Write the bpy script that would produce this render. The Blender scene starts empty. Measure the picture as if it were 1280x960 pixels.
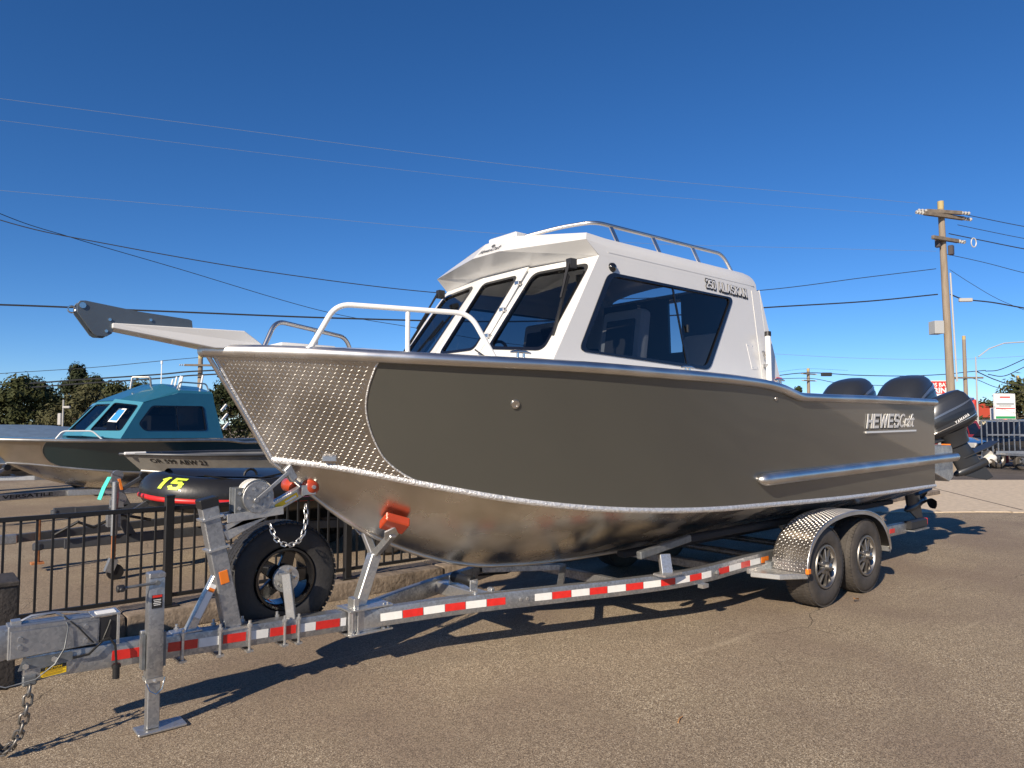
import bpy, bmesh, math, random
from mathutils import Vector as V, Matrix, geometry
R = math.radians
random.seed(7)
scene = bpy.context.scene
col = scene.collection

# ---------------------------------------------------------------- camera, sky, sun, exposure
TH = R(49.5)                    # the boat's axis (+X, towards its stern) lies 49.5 degrees right of the view
PITCH = R(3.226)
CAM = V((-6.314, -4.327, 1.63))
cam_data = bpy.data.cameras.new('camera')
cam_data.sensor_width = 36.0
cam_data.lens = 36.0 * 887 / 1280
cam_data.clip_start = 0.05
cam_data.clip_end = 3000
cam = bpy.data.objects.new('camera', cam_data)
col.objects.link(cam)
cam.location = CAM
cam.rotation_euler = (R(90) + PITCH, 0, TH - R(90))
scene.camera = cam

SUN_EL = R(28.5)
SUN_AZ = R(20.0)                # light travels towards +X turned 20 degrees to +Y
travel = V((math.cos(SUN_AZ) * math.cos(SUN_EL), math.sin(SUN_AZ) * math.cos(SUN_EL), -math.sin(SUN_EL)))
world = bpy.data.worlds.new('World')
scene.world = world
world.use_nodes = True
wn, wl = world.node_tree.nodes, world.node_tree.links
wn.clear()
sky = wn.new('ShaderNodeTexSky')
sky.sky_type = 'NISHITA'
sky.sun_disc = False
sky.sun_elevation = SUN_EL
sky.sun_rotation = math.atan2(-travel.x, -travel.y)
sky.altitude = 0
sky.air_density = 0.7
sky.dust_density = 0.0
sky.ozone_density = 6.0
bg = wn.new('ShaderNodeBackground')
bg.inputs['Strength'].default_value = 0.092
wo = wn.new('ShaderNodeOutputWorld')
hs_ = wn.new('ShaderNodeHueSaturation')
hs_.inputs['Saturation'].default_value = 1.15
hs_.inputs['Hue'].default_value = 0.503
wl.new(sky.outputs[0], hs_.inputs['Color'])
wl.new(hs_.outputs[0], bg.inputs['Color'])
wl.new(bg.outputs[0], wo.inputs['Surface'])

sun_data = bpy.data.lights.new('sun', 'SUN')
sun_data.energy = 5.0
sun_data.angle = R(0.53)
sun_data.color = (1.0, 0.87, 0.70)
sun = bpy.data.objects.new('sun', sun_data)
col.objects.link(sun)
sun.rotation_euler = travel.to_track_quat('-Z', 'Y').to_euler()
sun.location = (-12, -8, 20)

vs = scene.view_settings
vs.view_transform = 'Standard'
vs.look = 'None'
vs.exposure = 0.46
vs.gamma = 1.0
vs.use_curve_mapping = False

# ---------------------------------------------------------------- materials
MATS = {}
def mat(name, color, rough=.5, metal=0., var=0., vscale=6., bump=0., bscale=60., coat=0., color2=None,
        rvar=0., stretch=None, spec=.5, emit=0., coatr=.03):
    """procedural Principled material: noise varies colour and roughness, a finer noise the relief"""
    if name in MATS: return MATS[name]
    m = bpy.data.materials.new(name); m.use_nodes = True
    n, l = m.node_tree.nodes, m.node_tree.links
    b = n['Principled BSDF']
    b.inputs['Base Color'].default_value = (*color, 1)
    b.inputs['Roughness'].default_value = rough
    b.inputs['Metallic'].default_value = metal
    b.inputs['Specular IOR Level'].default_value = spec
    b.inputs['Coat Weight'].default_value = coat
    b.inputs['Coat Roughness'].default_value = coatr
    if emit:
        b.inputs['Emission Color'].default_value = (*color, 1); b.inputs['Emission Strength'].default_value = emit
    tc = n.new('ShaderNodeTexCoord')
    src = tc.outputs['Object']
    if stretch:
        mp = n.new('ShaderNodeMapping'); mp.inputs['Scale'].default_value = stretch
        l.new(src, mp.inputs[0]); src = mp.outputs[0]
    if var or color2 or rvar:
        no = n.new('ShaderNodeTexNoise'); no.inputs['Scale'].default_value = vscale
        no.inputs['Detail'].default_value = 5; no.inputs['Roughness'].default_value = .6
        l.new(src, no.inputs['Vector'])
        rmp = n.new('ShaderNodeMapRange'); rmp.inputs[1].default_value = .3; rmp.inputs[2].default_value = .7
        l.new(no.outputs['Fac'], rmp.inputs[0])
        mx = n.new('ShaderNodeMix'); mx.data_type = 'RGBA'
        a = color; c2 = color2 or tuple(min(1, c * (1 + var)) for c in color)
        if not color2: a = tuple(c * (1 - var) for c in color)
        mx.inputs[6].default_value = (*a, 1); mx.inputs[7].default_value = (*c2, 1)
        l.new(rmp.outputs[0], mx.inputs[0]); l.new(mx.outputs[2], b.inputs['Base Color'])
        if rvar:
            r2 = n.new('ShaderNodeMapRange'); r2.inputs[1].default_value = .3; r2.inputs[2].default_value = .7
            r2.inputs[3].default_value = max(.02, rough - rvar); r2.inputs[4].default_value = rough + rvar
            l.new(no.outputs['Fac'], r2.inputs[0]); l.new(r2.outputs[0], b.inputs['Roughness'])
    if bump:
        nb = n.new('ShaderNodeTexNoise'); nb.inputs['Scale'].default_value = bscale; nb.inputs['Detail'].default_value = 3
        l.new(src, nb.inputs['Vector'])
        bp = n.new('ShaderNodeBump'); bp.inputs['Strength'].default_value = bump; bp.inputs['Distance'].default_value = .01
        l.new(nb.outputs['Fac'], bp.inputs['Height']); l.new(bp.outputs[0], b.inputs['Normal'])
        if coat: l.new(bp.outputs[0], b.inputs['Coat Normal'])
    MATS[name] = m
    return m

def glass_mat(name, tint, glossr=.01, refl=1.0):
    """tinted pane: reflects by Fresnel, lets the tinted view through"""
    m = bpy.data.materials.new(name); m.use_nodes = True
    n, l = m.node_tree.nodes, m.node_tree.links
    n.clear()
    out = n.new('ShaderNodeOutputMaterial'); mix = n.new('ShaderNodeMixShader')
    tr = n.new('ShaderNodeBsdfTransparent'); tr.inputs[0].default_value = (*tint, 1)
    gl = n.new('ShaderNodeBsdfGlossy'); gl.inputs['Roughness'].default_value = glossr
    gl.inputs[0].default_value = (refl, refl, refl, 1)
    lw = n.new('ShaderNodeLayerWeight'); lw.inputs['Blend'].default_value = .5
    pw = n.new('ShaderNodeMath'); pw.operation = 'POWER'; pw.inputs[1].default_value = 4.5; l.new(lw.outputs['Facing'], pw.inputs[0])
    ma = n.new('ShaderNodeMath'); ma.operation = 'MULTIPLY_ADD'; ma.inputs[1].default_value = .90; ma.inputs[2].default_value = .052; l.new(pw.outputs[0], ma.inputs[0])
    l.new(ma.outputs[0], mix.inputs[0]); l.new(tr.outputs[0], mix.inputs[1]); l.new(gl.outputs[0], mix.inputs[2])
    l.new(mix.outputs[0], out.inputs[0])
    MATS[name] = m
    return m

def asphalt_mat(name, base, dark, light, patch, worn=.5):
    m = bpy.data.materials.new(name); m.use_nodes = True
    n, l = m.node_tree.nodes, m.node_tree.links
    b = n['Principled BSDF']; b.inputs['Roughness'].default_value = .86
    b.inputs['Specular IOR Level'].default_value = .35
    tc = n.new('ShaderNodeTexCoord'); P = tc.outputs['Object']
    def vor(s, f='F1'):
        v = n.new('ShaderNodeTexVoronoi'); v.inputs['Scale'].default_value = s; v.feature = f; l.new(P, v.inputs['Vector']); return v
    def noi(s, d=4, st=None):
        k = n.new('ShaderNodeTexNoise'); k.inputs['Scale'].default_value = s; k.inputs['Detail'].default_value = d
        if st:
            mp = n.new('ShaderNodeMapping'); mp.inputs['Scale'].default_value = st[0]; mp.inputs['Rotation'].default_value = (0, 0, st[1])
            l.new(P, mp.inputs[0]); l.new(mp.outputs[0], k.inputs['Vector'])
        else: l.new(P, k.inputs['Vector'])
        return k
    def ramp(src, a, b_, lo=0., hi=1.):
        r = n.new('ShaderNodeMapRange'); r.inputs[1].default_value = a; r.inputs[2].default_value = b_
        r.inputs[3].default_value = lo; r.inputs[4].default_value = hi; l.new(src, r.inputs[0]); return r.outputs[0]
    def mix(f, a, b_, mode='MIX'):
        x = n.new('ShaderNodeMix'); x.data_type = 'RGBA'; x.blend_type = mode
        if isinstance(f, float): x.inputs[0].default_value = f
        else: l.new(f, x.inputs[0])
        for i, c in ((6, a), (7, b_)):
            if isinstance(c, tuple): x.inputs[i].default_value = (*c, 1)
            else: l.new(c, x.inputs[i])
        return x.outputs[2]
    v1 = vor(150); v2 = vor(250)
    sep = n.new('ShaderNodeSeparateColor'); l.new(v1.outputs['Color'], sep.inputs[0])
    sep2 = n.new('ShaderNodeSeparateColor'); l.new(v2.outputs['Color'], sep2.inputs[0])
    c = mix(ramp(sep.outputs[0], .15, .9), dark, base)
    c = mix(ramp(sep.outputs[1], .86, .93), c, light)
    c = mix(ramp(sep2.outputs[2], .9, .95, 0, .75), c, light)
    c = mix(ramp(sep2.outputs[0], .78, .9, 0, .8), c, tuple(x * .35 for x in dark))
    big = noi(.55, 6); mid = noi(3.2, 5)
    c = mix(ramp(big.outputs['Fac'], .42, .60, 0, .85), c, mix(ramp(sep.outputs[0], .15, .9), tuple(x * .45 for x in patch), patch))
    c = mix(ramp(mid.outputs['Fac'], .45, .75, 0, .35), c, tuple(x * .62 for x in base))
    # faint scuffs dragged along one direction, stains with their own shape
    st = noi(1.0, 3, ((.35, 9, 1), R(25)))
    c = mix(ramp(st.outputs['Fac'], .64, .74, 0, worn * .6), c, light)
    oil = noi(.9, 2)
    c = mix(ramp(oil.outputs['Fac'], .70, .78, 0, .45), c, tuple(x * .5 for x in dark))
    # hairline cracks wandering across the slab
    wob = noi(1.3, 4); mp = n.new('ShaderNodeMix'); mp.data_type = 'VECTOR'; mp.inputs[0].default_value = .30
    l.new(P, mp.inputs[4]); l.new(wob.outputs['Color'], mp.inputs[5])
    cr = n.new('ShaderNodeTexVoronoi'); cr.feature = 'DISTANCE_TO_EDGE'; cr.inputs['Scale'].default_value = .55; l.new(mp.outputs[1], cr.inputs['Vector'])
    gate = noi(.4, 2)
    cm = n.new('ShaderNodeMath'); cm.operation = 'MULTIPLY'
    l.new(ramp(cr.outputs['Distance'], .0022, .0006), cm.inputs[0]); l.new(ramp(gate.outputs['Fac'], .50, .56, 0, .8), cm.inputs[1])
    c = mix(cm.outputs[0], c, tuple(x * .3 for x in dark))
    l.new(c, b.inputs['Base Color'])
    bp = n.new('ShaderNodeBump'); bp.inputs['Strength'].default_value = .55; bp.inputs['Distance'].default_value = .004
    ad = n.new('ShaderNodeMath'); ad.operation = 'ADD'
    l.new(v1.outputs['Distance'], ad.inputs[0]); l.new(sep2.outputs[1], ad.inputs[1])
    l.new(ad.outputs[0], bp.inputs['Height']); l.new(bp.outputs[0], b.inputs['Normal'])
    MATS[name] = m
    return m

def galv_mat(name, lo, hi, rough):
    """hot-dip galvanised steel: spangle cells and cloudy zinc"""
    m = bpy.data.materials.new(name); m.use_nodes = True
    n, l = m.node_tree.nodes, m.node_tree.links
    b = n['Principled BSDF']; b.inputs['Metallic'].default_value = .85
    tc = n.new('ShaderNodeTexCoord')
    v = n.new('ShaderNodeTexVoronoi'); v.inputs['Scale'].default_value = 70; l.new(tc.outputs['Object'], v.inputs['Vector'])
    s = n.new('ShaderNodeSeparateColor'); l.new(v.outputs['Color'], s.inputs[0])
    k = n.new('ShaderNodeTexNoise'); k.inputs['Scale'].default_value = 9; k.inputs['Detail'].default_value = 6
    l.new(tc.outputs['Object'], k.inputs['Vector'])
    av = n.new('ShaderNodeMath'); av.operation = 'MULTIPLY_ADD'; av.inputs[1].default_value = .35
    l.new(s.outputs[0], av.inputs[0]); l.new(k.outputs['Fac'], av.inputs[2])
    r = n.new('ShaderNodeMapRange'); r.inputs[1].default_value = .35; r.inputs[2].default_value = .95; l.new(av.outputs[0], r.inputs[0])
    mx = n.new('ShaderNodeMix'); mx.data_type = 'RGBA'
    mx.inputs[6].default_value = (*lo, 1); mx.inputs[7].default_value = (*hi, 1)
    l.new(r.outputs[0], mx.inputs[0]); l.new(mx.outputs[2], b.inputs['Base Color'])
    r2 = n.new('ShaderNodeMapRange'); r2.inputs[3].default_value = rough + .1; r2.inputs[4].default_value = rough - .1
    l.new(r.outputs[0], r2.inputs[0]); l.new(r2.outputs[0], b.inputs['Roughness'])
    MATS[name] = m
    return m

def brushed_mat(name, lo, hi, rough, st, bump=.12, streak=(.5, .8)):
    """bare aluminium sheet: mill grain, cloudy oxide and polished smears"""
    m = bpy.data.materials.new(name); m.use_nodes = True
    n, l = m.node_tree.nodes, m.node_tree.links
    b = n['Principled BSDF']; b.inputs['Metallic'].default_value = 1
    tc = n.new('ShaderNodeTexCoord')
    mp = n.new('ShaderNodeMapping'); mp.inputs['Scale'].default_value = st; l.new(tc.outputs['Object'], mp.inputs[0])
    g = n.new('ShaderNodeTexNoise'); g.inputs['Scale'].default_value = 40; g.inputs['Detail'].default_value = 4; l.new(mp.outputs[0], g.inputs['Vector'])
    k = n.new('ShaderNodeTexNoise'); k.inputs['Scale'].default_value = 2.4; k.inputs['Detail'].default_value = 5; l.new(tc.outputs['Object'], k.inputs['Vector'])
    r = n.new('ShaderNodeMapRange'); r.inputs[1].default_value = .35; r.inputs[2].default_value = .7; l.new(k.outputs['Fac'], r.inputs[0])
    mx = n.new('ShaderNodeMix'); mx.data_type = 'RGBA'
    mx.inputs[6].default_value = (*lo, 1); mx.inputs[7].default_value = (*hi, 1)
    l.new(r.outputs[0], mx.inputs[0]); l.new(mx.outputs[2], b.inputs['Base Color'])
    r2 = n.new('ShaderNodeMapRange'); r2.inputs[1].default_value = streak[0]; r2.inputs[2].default_value = streak[1]
    r2.inputs[3].default_value = rough; r2.inputs[4].default_value = rough + .22
    l.new(k.outputs['Fac'], r2.inputs[0]); l.new(r2.outputs[0], b.inputs['Roughness'])
    bp = n.new('ShaderNodeBump'); bp.inputs['Strength'].default_value = bump; bp.inputs['Distance'].default_value = .002
    l.new(g.outputs['Fac'], bp.inputs['Height']); l.new(bp.outputs[0], b.inputs['Normal'])
    MATS[name] = m
    return m

# ---------------------------------------------------------------- mesh helpers
class MB:
    """collects shapes of one part"""
    def __init__(s): s.v = []; s.f = []
    def add(s, vs_, fs):
        o = len(s.v); s.v += [V(p) for p in vs_]; s.f += [tuple(i + o for i in f) for f in fs]; return s
    def box(s, c, size, rot=None):
        c = V(c); h = V(size) / 2
        q = [V((x * h.x, y * h.y, z * h.z)) for x in (-1, 1) for y in (-1, 1) for z in (-1, 1)]
        if rot is not None:
            rot = rot if isinstance(rot, Matrix) else Matrix.Rotation(rot, 3, 'Z'); q = [rot @ p for p in q]
        return s.add([c + p for p in q], [(0, 1, 3, 2), (4, 6, 7, 5), (0, 4, 5, 1), (2, 3, 7, 6), (0, 2, 6, 4), (1, 5, 7, 3)])
    def beam(s, p, q, w, h, up=(0, 0, 1), w2=None, h2=None):
        """rectangular bar from p to q, w across and h along 'up'"""
        p, q, up = V(p), V(q), V(up); d = (q - p).normalized()
        sd = d.cross(up).normalized(); u = sd.cross(d).normalized()
        w2 = w if w2 is None else w2; h2 = h if h2 is None else h2
        vs_ = []
        for c, a, b in ((p, w, h), (q, w2, h2)):
            for i, j in ((-1, -1), (1, -1), (1, 1), (-1, 1)): vs_.append(c + sd * i * a / 2 + u * j * b / 2)
        return s.add(vs_, [(0, 3, 2, 1), (4, 5, 6, 7), (0, 1, 5, 4), (1, 2, 6, 5), (2, 3, 7, 6), (3, 0, 4, 7)])
    def tube(s, pts, r, n=10, cap=True, closed=False, flat=None):
        """round bar along pts; r one number or a list"""
        pts = [V(p) for p in pts]; k = len(pts); rs = r if isinstance(r, (list, tuple)) else [r] * k
        T = []
        for i in range(k):
            a = pts[(i - 1) % k] if closed else pts[max(i - 1, 0)]
            b = pts[(i + 1) % k] if closed else pts[min(i + 1, k - 1)]
            T.append((b - a).normalized())
        u = T[0].orthogonal().normalized()
        if abs(T[0].z) < .95: u = (V((0, 0, 1)) - T[0] * T[0].z).normalized()
        vs_, fs = [], []
        for i in range(k):
            u = (u - T[i] * u.dot(T[i])).normalized(); w = T[i].cross(u)
            for j in range(n):
                a = 2 * math.pi * j / n
                fu, fw = (1, 1) if flat is None else flat
                vs_.append(pts[i] + (u * math.cos(a) * fu + w * math.sin(a) * fw) * rs[i])
        m = k if closed else k - 1
        for i in range(m):
            for j in range(n):
                a, b = i * n + j, i * n + (j + 1) % n; c = ((i + 1) % k) * n
                fs.append((a, b, c + (j + 1) % n, c + j))
        if cap and not closed:
            fs.append(tuple(range(n - 1, -1, -1))); fs.append(tuple((k - 1) * n + j for j in range(n)))
        return s.add(vs_, fs)
    def cyl(s, p, q, r, n=16, r2=None): return s.tube([p, q], [r, r if r2 is None else r2], n)
    def lathe(s, prof, o=(0, 0, 0), ax=(0, 0, 1), n=32, closed=False):
        """prof: (radius, distance along axis)"""
        o, ax = V(o), V(ax).normalized(); u = ax.orthogonal().normalized(); w = ax.cross(u)
        vs_, fs = [], []; k = len(prof)
        for r, h in prof:
            for j in range(n):
                a = 2 * math.pi * j / n; vs_.append(o + ax * h + (u * math.cos(a) + w * math.sin(a)) * r)
        for i in range(k if closed else k - 1):
            for j in range(n):
                i2 = (i + 1) % k
                fs.append((i * n + j, i * n + (j + 1) % n, i2 * n + (j + 1) % n, i2 * n + j))
        return s.add(vs_, fs)
    def grid(s, rows, flip=False, closeu=False):
        k, n = len(rows), len(rows[0]); vs_ = [p for r in rows for p in r]; fs = []
        for i in range(k - 1):
            for j in range(n if closeu else n - 1):
                j2 = (j + 1) % n
                f = (i * n + j, i * n + j2, (i + 1) * n + j2, (i + 1) * n + j); fs.append(f[::-1] if flip else f)
        return s.add(vs_, fs)
    def poly(s, pts): return s.add(pts, [tuple(range(len(pts)))])
    def plate(s, outer, holes=(), th=.01, n=None):
        """flat sheet with holes, thickness th against normal n (3-D outlines lying in one plane)"""
        outer = [V(p) for p in outer]; holes = [[V(p) for p in h] for h in holes]
        if n is None:
            n = V((0, 0, 0))
            for i in range(len(outer)): n += outer[i].cross(outer[(i + 1) % len(outer)])
        n = V(n).normalized()
        loops = [outer] + holes; allv = [p for lp in loops for p in lp]
        u = n.orthogonal().normalized(); w = n.cross(u)
        flat = [[V((p.dot(u), p.dot(w), 0)) for p in lp] for lp in loops]
        tri = geometry.tessellate_polygon(flat); k = len(allv)
        vs_ = allv + [p - n * th for p in allv]; fs = []
        for t in tri:
            a, b, c = (allv[i] for i in t)
            t = tuple(t) if (b - a).cross(c - a).dot(n) > 0 else tuple(t)[::-1]
            fs.append(t); fs.append(tuple(i + k for i in t[::-1]))
        o = 0
        for lp in loops:
            m = len(lp)
            for i in range(m):
                a, b = o + i, o + (i + 1) % m; fs.append((a, b, b + k, a + k))
            o += m
        return s.add(vs_, fs)
    def move(s, M): s.v = [M @ p for p in s.v]; return s

OFF = {}
def finish(ob, mb, mats, off, smooth, bev, seg):
    me = bpy.data.meshes.new(ob)
    me.from_pydata([p - off for p in mb.v], [], mb.f)
    bm = bmesh.new(); bm.from_mesh(me)
    bmesh.ops.recalc_face_normals(bm, faces=bm.faces)
    if bev:
        ed = [e for e in bm.edges if len(e.link_faces) == 2 and e.calc_face_angle(0) > R(35)]
        if ed: bmesh.ops.bevel(bm, geom=ed, offset=bev, segments=seg, affect='EDGES', profile=.6, clamp_overlap=True)
    bm.to_mesh(me); bm.free()
    if smooth:
        for p in me.polygons: p.use_smooth = True
        me.set_sharp_from_angle(angle=R(smooth))
    me.materials.append(mats)
    return me

def part(name, mb, m, parent, smooth=35, bev=0, seg=1, label=None, kind=None):
    m = MATS[m] if isinstance(m, str) else m
    me = finish(name, mb, m, OFF[parent.name], smooth, bev, seg)
    o = bpy.data.objects.new(name, me); col.objects.link(o); o.parent = parent
    OFF[o.name] = OFF[parent.name]
    if label: o['label'] = label
    if kind: o['kind'] = kind
    return o

def thing(name, label, cat, loc=(0, 0, 0), rotz=0, group=None, local=False):
    """Empty at the thing's base. Parts are given in world coordinates, or in its own when local"""
    o = bpy.data.objects.new(name, None); col.objects.link(o)
    o.location = loc; o.rotation_euler = (0, 0, rotz); o.empty_display_size = .2
    o['label'] = label; o['category'] = cat
    if group: o['group'] = group
    OFF[o.name] = V((0, 0, 0)) if local else V(loc)
    return o

def solo(name, mb, m, label, cat, loc, group=None, smooth=35, bev=0, seg=1, local=False, rotz=0):
    m = MATS[m] if isinstance(m, str) else m
    me = finish(name, mb, m, V((0, 0, 0)) if local else V(loc), smooth, bev, seg)
    o = bpy.data.objects.new(name, me); col.objects.link(o); o.location = loc; o.rotation_euler = (0, 0, rotz)
    o['label'] = label; o['category'] = cat
    if group: o['group'] = group
    OFF[o.name] = V(loc)
    return o

def struct(name, mb, m, smooth=0, bev=0, kind='structure'):
    m = MATS[m] if isinstance(m, str) else m
    me = finish(name, mb, m, V((0, 0, 0)), smooth, bev, 1)
    o = bpy.data.objects.new(name, me); col.objects.link(o); o['kind'] = kind
    OFF[o.name] = V((0, 0, 0))
    return o

def clone(o, parent=None, loc=None, rotz=None):
    """a copy of an object with copies of its parts and sub-parts"""
    c = o.copy(); col.objects.link(c); c.parent = parent
    OFF[c.name] = OFF[o.name]
    if loc is not None: c.location = loc
    if rotz is not None: c.rotation_euler = (0, 0, rotz)
    for ch in list(o.children): clone(ch, c)
    return c

def text(name, body, m, parent, o, ux, uy, size=None, width=None, depth=.002, bold=0., shear=0., space=1., warp=None):
    """raised lettering: o is the lower left corner, ux/uy the writing directions"""
    cu = bpy.data.curves.new(name, 'FONT'); cu.body = body; cu.size = 1; cu.offset = bold; cu.shear = shear
    cu.space_character = space; cu.resolution_u = 3; cu.extrude = .5
    ob = bpy.data.objects.new(name, cu)
    me = bpy.data.meshes.new_from_object(ob)
    bpy.data.objects.remove(ob)
    xs = [v.co.x for v in me.vertices]; ysv = [v.co.y for v in me.vertices]
    x0, x1, y0, y1 = min(xs), max(xs), min(ysv), max(ysv)
    if warp:
        for v in me.vertices:
            v.co = warp((v.co.x - x0) / (x1 - x0), (v.co.y - y0) / (y1 - y0), (v.co.z + .5) * depth) - OFF[parent.name]
        me.materials.append(MATS[m]); q = bpy.data.objects.new(name, me); col.objects.link(q); q.parent = parent; OFF[q.name] = OFF[parent.name]
        return q
    ux, uy = V(ux).normalized(), V(uy).normalized(); n = ux.cross(uy).normalized()
    k = size / (y1 - y0); kx = width / (x1 - x0) if width else k
    off = OFF[parent.name]; o = V(o)
    for v in me.vertices:
        v.co = o + ux * (v.co.x - x0) * kx + uy * (v.co.y - y0) * k + n * (v.co.z + .5) * depth - off
    me.materials.append(MATS[m])
    q = bpy.data.objects.new(name, me); col.objects.link(q); q.parent = parent; OFF[q.name] = off
    return q

GL = {'H': [[(0, 0), (0, 1)], [(1, 0), (1, 1)], [(0, .5), (1, .5)]], 'E': [[(1, 1), (0, 1), (0, 0), (1, 0)], [(0, .5), (.85, .5)]],
      'W': [[(0, 1), (.22, 0), (.5, .9), (.78, 0), (1, 1)]], 'S': [[(1, .84), (.8, 1), (.2, 1), (0, .84), (0, .64), (.2, .53), (.8, .47), (1, .36), (1, .16), (.8, 0), (.2, 0), (0, .16)]],
      'A': [[(0, 0), (.5, 1), (1, 0)], [(.2, .32), (.8, .32)]], 'L': [[(0, 1), (0, 0), (1, 0)]], 'K': [[(0, 0), (0, 1)], [(1, 1), (.05, .48)], [(.35, .62), (1, 0)]],
      'N': [[(0, 0), (0, 1), (1, 0), (1, 1)]], 'Y': [[(0, 1), (.5, .5), (1, 1)], [(.5, .5), (.5, 0)]], 'M': [[(0, 0), (0, 1), (.5, .35), (1, 1), (1, 0)]],
      '2': [[(0, .84), (.2, 1), (.8, 1), (1, .84), (1, .62), (0, .1), (0, 0), (1, 0)]], '5': [[(1, 1), (0, 1), (0, .56), (.75, .56), (1, .42), (1, .16), (.8, 0), (.2, 0), (0, .14)]],
      '0': [[(.2, 0), (0, .2), (0, .8), (.2, 1), (.8, 1), (1, .8), (1, .2), (.8, 0), (.2, 0)]], '1': [[(.1, .8), (.55, 1), (.55, 0)]]}
def block_text(name, word, m, parent, fn, aspect=.74, gap=.14, st=.22, depth=.004, shear=0., sub=3):
    """heavy raised block letters from square strokes; fn(x, y, z) lays the unit word on its surface"""
    wd = {'W': 1.45, 'M': 1.25, '1': .75}; asp = aspect; mb = MB(); X = 0; total = sum(asp * wd.get(ch, 1) for ch in word) + (len(word) - 1) * gap; k = 0
    for ch in word:
        aspect = asp * wd.get(ch, 1)
        for line in GL[ch]:
            P = [(X + st / 2 + p[0] * (aspect - st), st / 2 + p[1] * (1 - st)) for p in line]
            for (x0, y0), (x1, y1) in zip(P, P[1:]):
                L = math.hypot(x1 - x0, y1 - y0); dx, dy = (x1 - x0) / L, (y1 - y0) / L; k += 1
                x0, y0, x1, y1 = x0 - dx * st * .48, y0 - dy * st * .48, x1 + dx * st * .48, y1 + dy * st * .48
                rows = []
                for i in range(sub + 1):
                    q = i / sub; cx, cy = x0 + (x1 - x0) * q, y0 + (y1 - y0) * q; row = []
                    for s_, z in ((-1, 0), (1, 0), (1, 1), (-1, 1)):
                        px_, py_ = cx - dy * s_ * st / 2, cy + dx * s_ * st / 2; py_ = max(0, min(1, py_))
                        row.append(fn((px_ + shear * py_) / total, py_, z * (depth + .00012 * (k % 7))))
                    rows.append(row)
                mb.grid(rows, closeu=True); mb.poly(rows[0]); mb.poly(rows[-1][::-1])
        X += aspect + gap
    return part(name, mb, m, parent, smooth=0)
def flat_fn(o, ux, uy, w, h):
    ux, uy, o = V(ux).normalized(), V(uy).normalized(), V(o); n = ux.cross(uy).normalized()
    return lambda x, y, z: o + ux * x * w + uy * y * h + n * z

def arc(c, r, a0, a1, n, u, w): 
    c, u, w = V(c), V(u), V(w)
    return [c + u * r * math.cos(a0 + (a1 - a0) * i / n) + w * r * math.sin(a0 + (a1 - a0) * i / n) for i in range(n + 1)]

def rounded(poly, r, n=5):
    """round the corners of a flat 3-D outline"""
    poly = [V(p) for p in poly]; out = []; k = len(poly)
    for i in range(k):
        a, b, c = poly[i - 1], poly[i], poly[(i + 1) % k]
        d1, d2 = (a - b).normalized(), (c - b).normalized()
        rr = min(r, (a - b).length * .45, (c - b).length * .45)
        p, q = b + d1 * rr, b + d2 * rr
        for j in range(n + 1):
            t = j / n; out.append(p * (1 - t) ** 2 + b * 2 * t * (1 - t) + q * t * t)
    return out

def inset(poly, d):
    """scale a convex outline about its centre by an inward distance of about d"""
    c = sum((V(p) for p in poly), V()) / len(poly); out = []
    for p in poly:
        p = V(p); L = (p - c).length; out.append(c + (p - c) * (1 - d / L))
    return out

def round_path(pts, r, n=5):
    """polyline with its inner corners bent to radius r"""
    pts = [V(p) for p in pts]; out = [pts[0]]
    for i in range(1, len(pts) - 1):
        a, b, c = pts[i - 1], pts[i], pts[i + 1]
        rr = min(r, (a - b).length * .48, (c - b).length * .48)
        p, q = b + (a - b).normalized() * rr, b + (c - b).normalized() * rr
        for j in range(n + 1):
            t = j / n; out.append(p * (1 - t) ** 2 + b * 2 * t * (1 - t) + q * t * t)
    return out + [pts[-1]]

def herm(xs, ysv):
    n = len(xs); d = [(ysv[i + 1] - ysv[i]) / (xs[i + 1] - xs[i]) for i in range(n - 1)]
    m = [d[0]] + [(d[i - 1] + d[i]) / 2 for i in range(1, n - 1)] + [d[-1]]
    def f(x):
        if x <= xs[0]: return ysv[0]
        if x >= xs[-1]: return ysv[-1]
        i = max(k for k in range(n - 1) if xs[k] <= x)
        h = xs[i + 1] - xs[i]; t = (x - xs[i]) / h
        return ((2 * t ** 3 - 3 * t * t + 1) * ysv[i] + (t ** 3 - 2 * t * t + t) * h * m[i]
                + (-2 * t ** 3 + 3 * t * t) * ysv[i + 1] + (t ** 3 - t * t) * h * m[i + 1])
    return f

# the site seen from the street: r metres to the right, f metres ahead, z up
RT = V((math.sin(TH), -math.cos(TH), 0)); FW = V((math.cos(TH), math.sin(TH), 0))
def site(r, f, z=0.): return V((CAM.x, CAM.y, 0)) + RT * r + FW * f + V((0, 0, z))
def bearing(px, py, f):
    """survey helper: the point f metres ahead that the photograph shows at this sighting"""
    a, b = (px - 640) / 887, (py - 480) / 887
    h = math.cos(PITCH) + b * math.sin(PITCH)
    return site(a * f / h, f, CAM.z + f * (math.sin(PITCH) - b * math.cos(PITCH)) / h)

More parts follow.
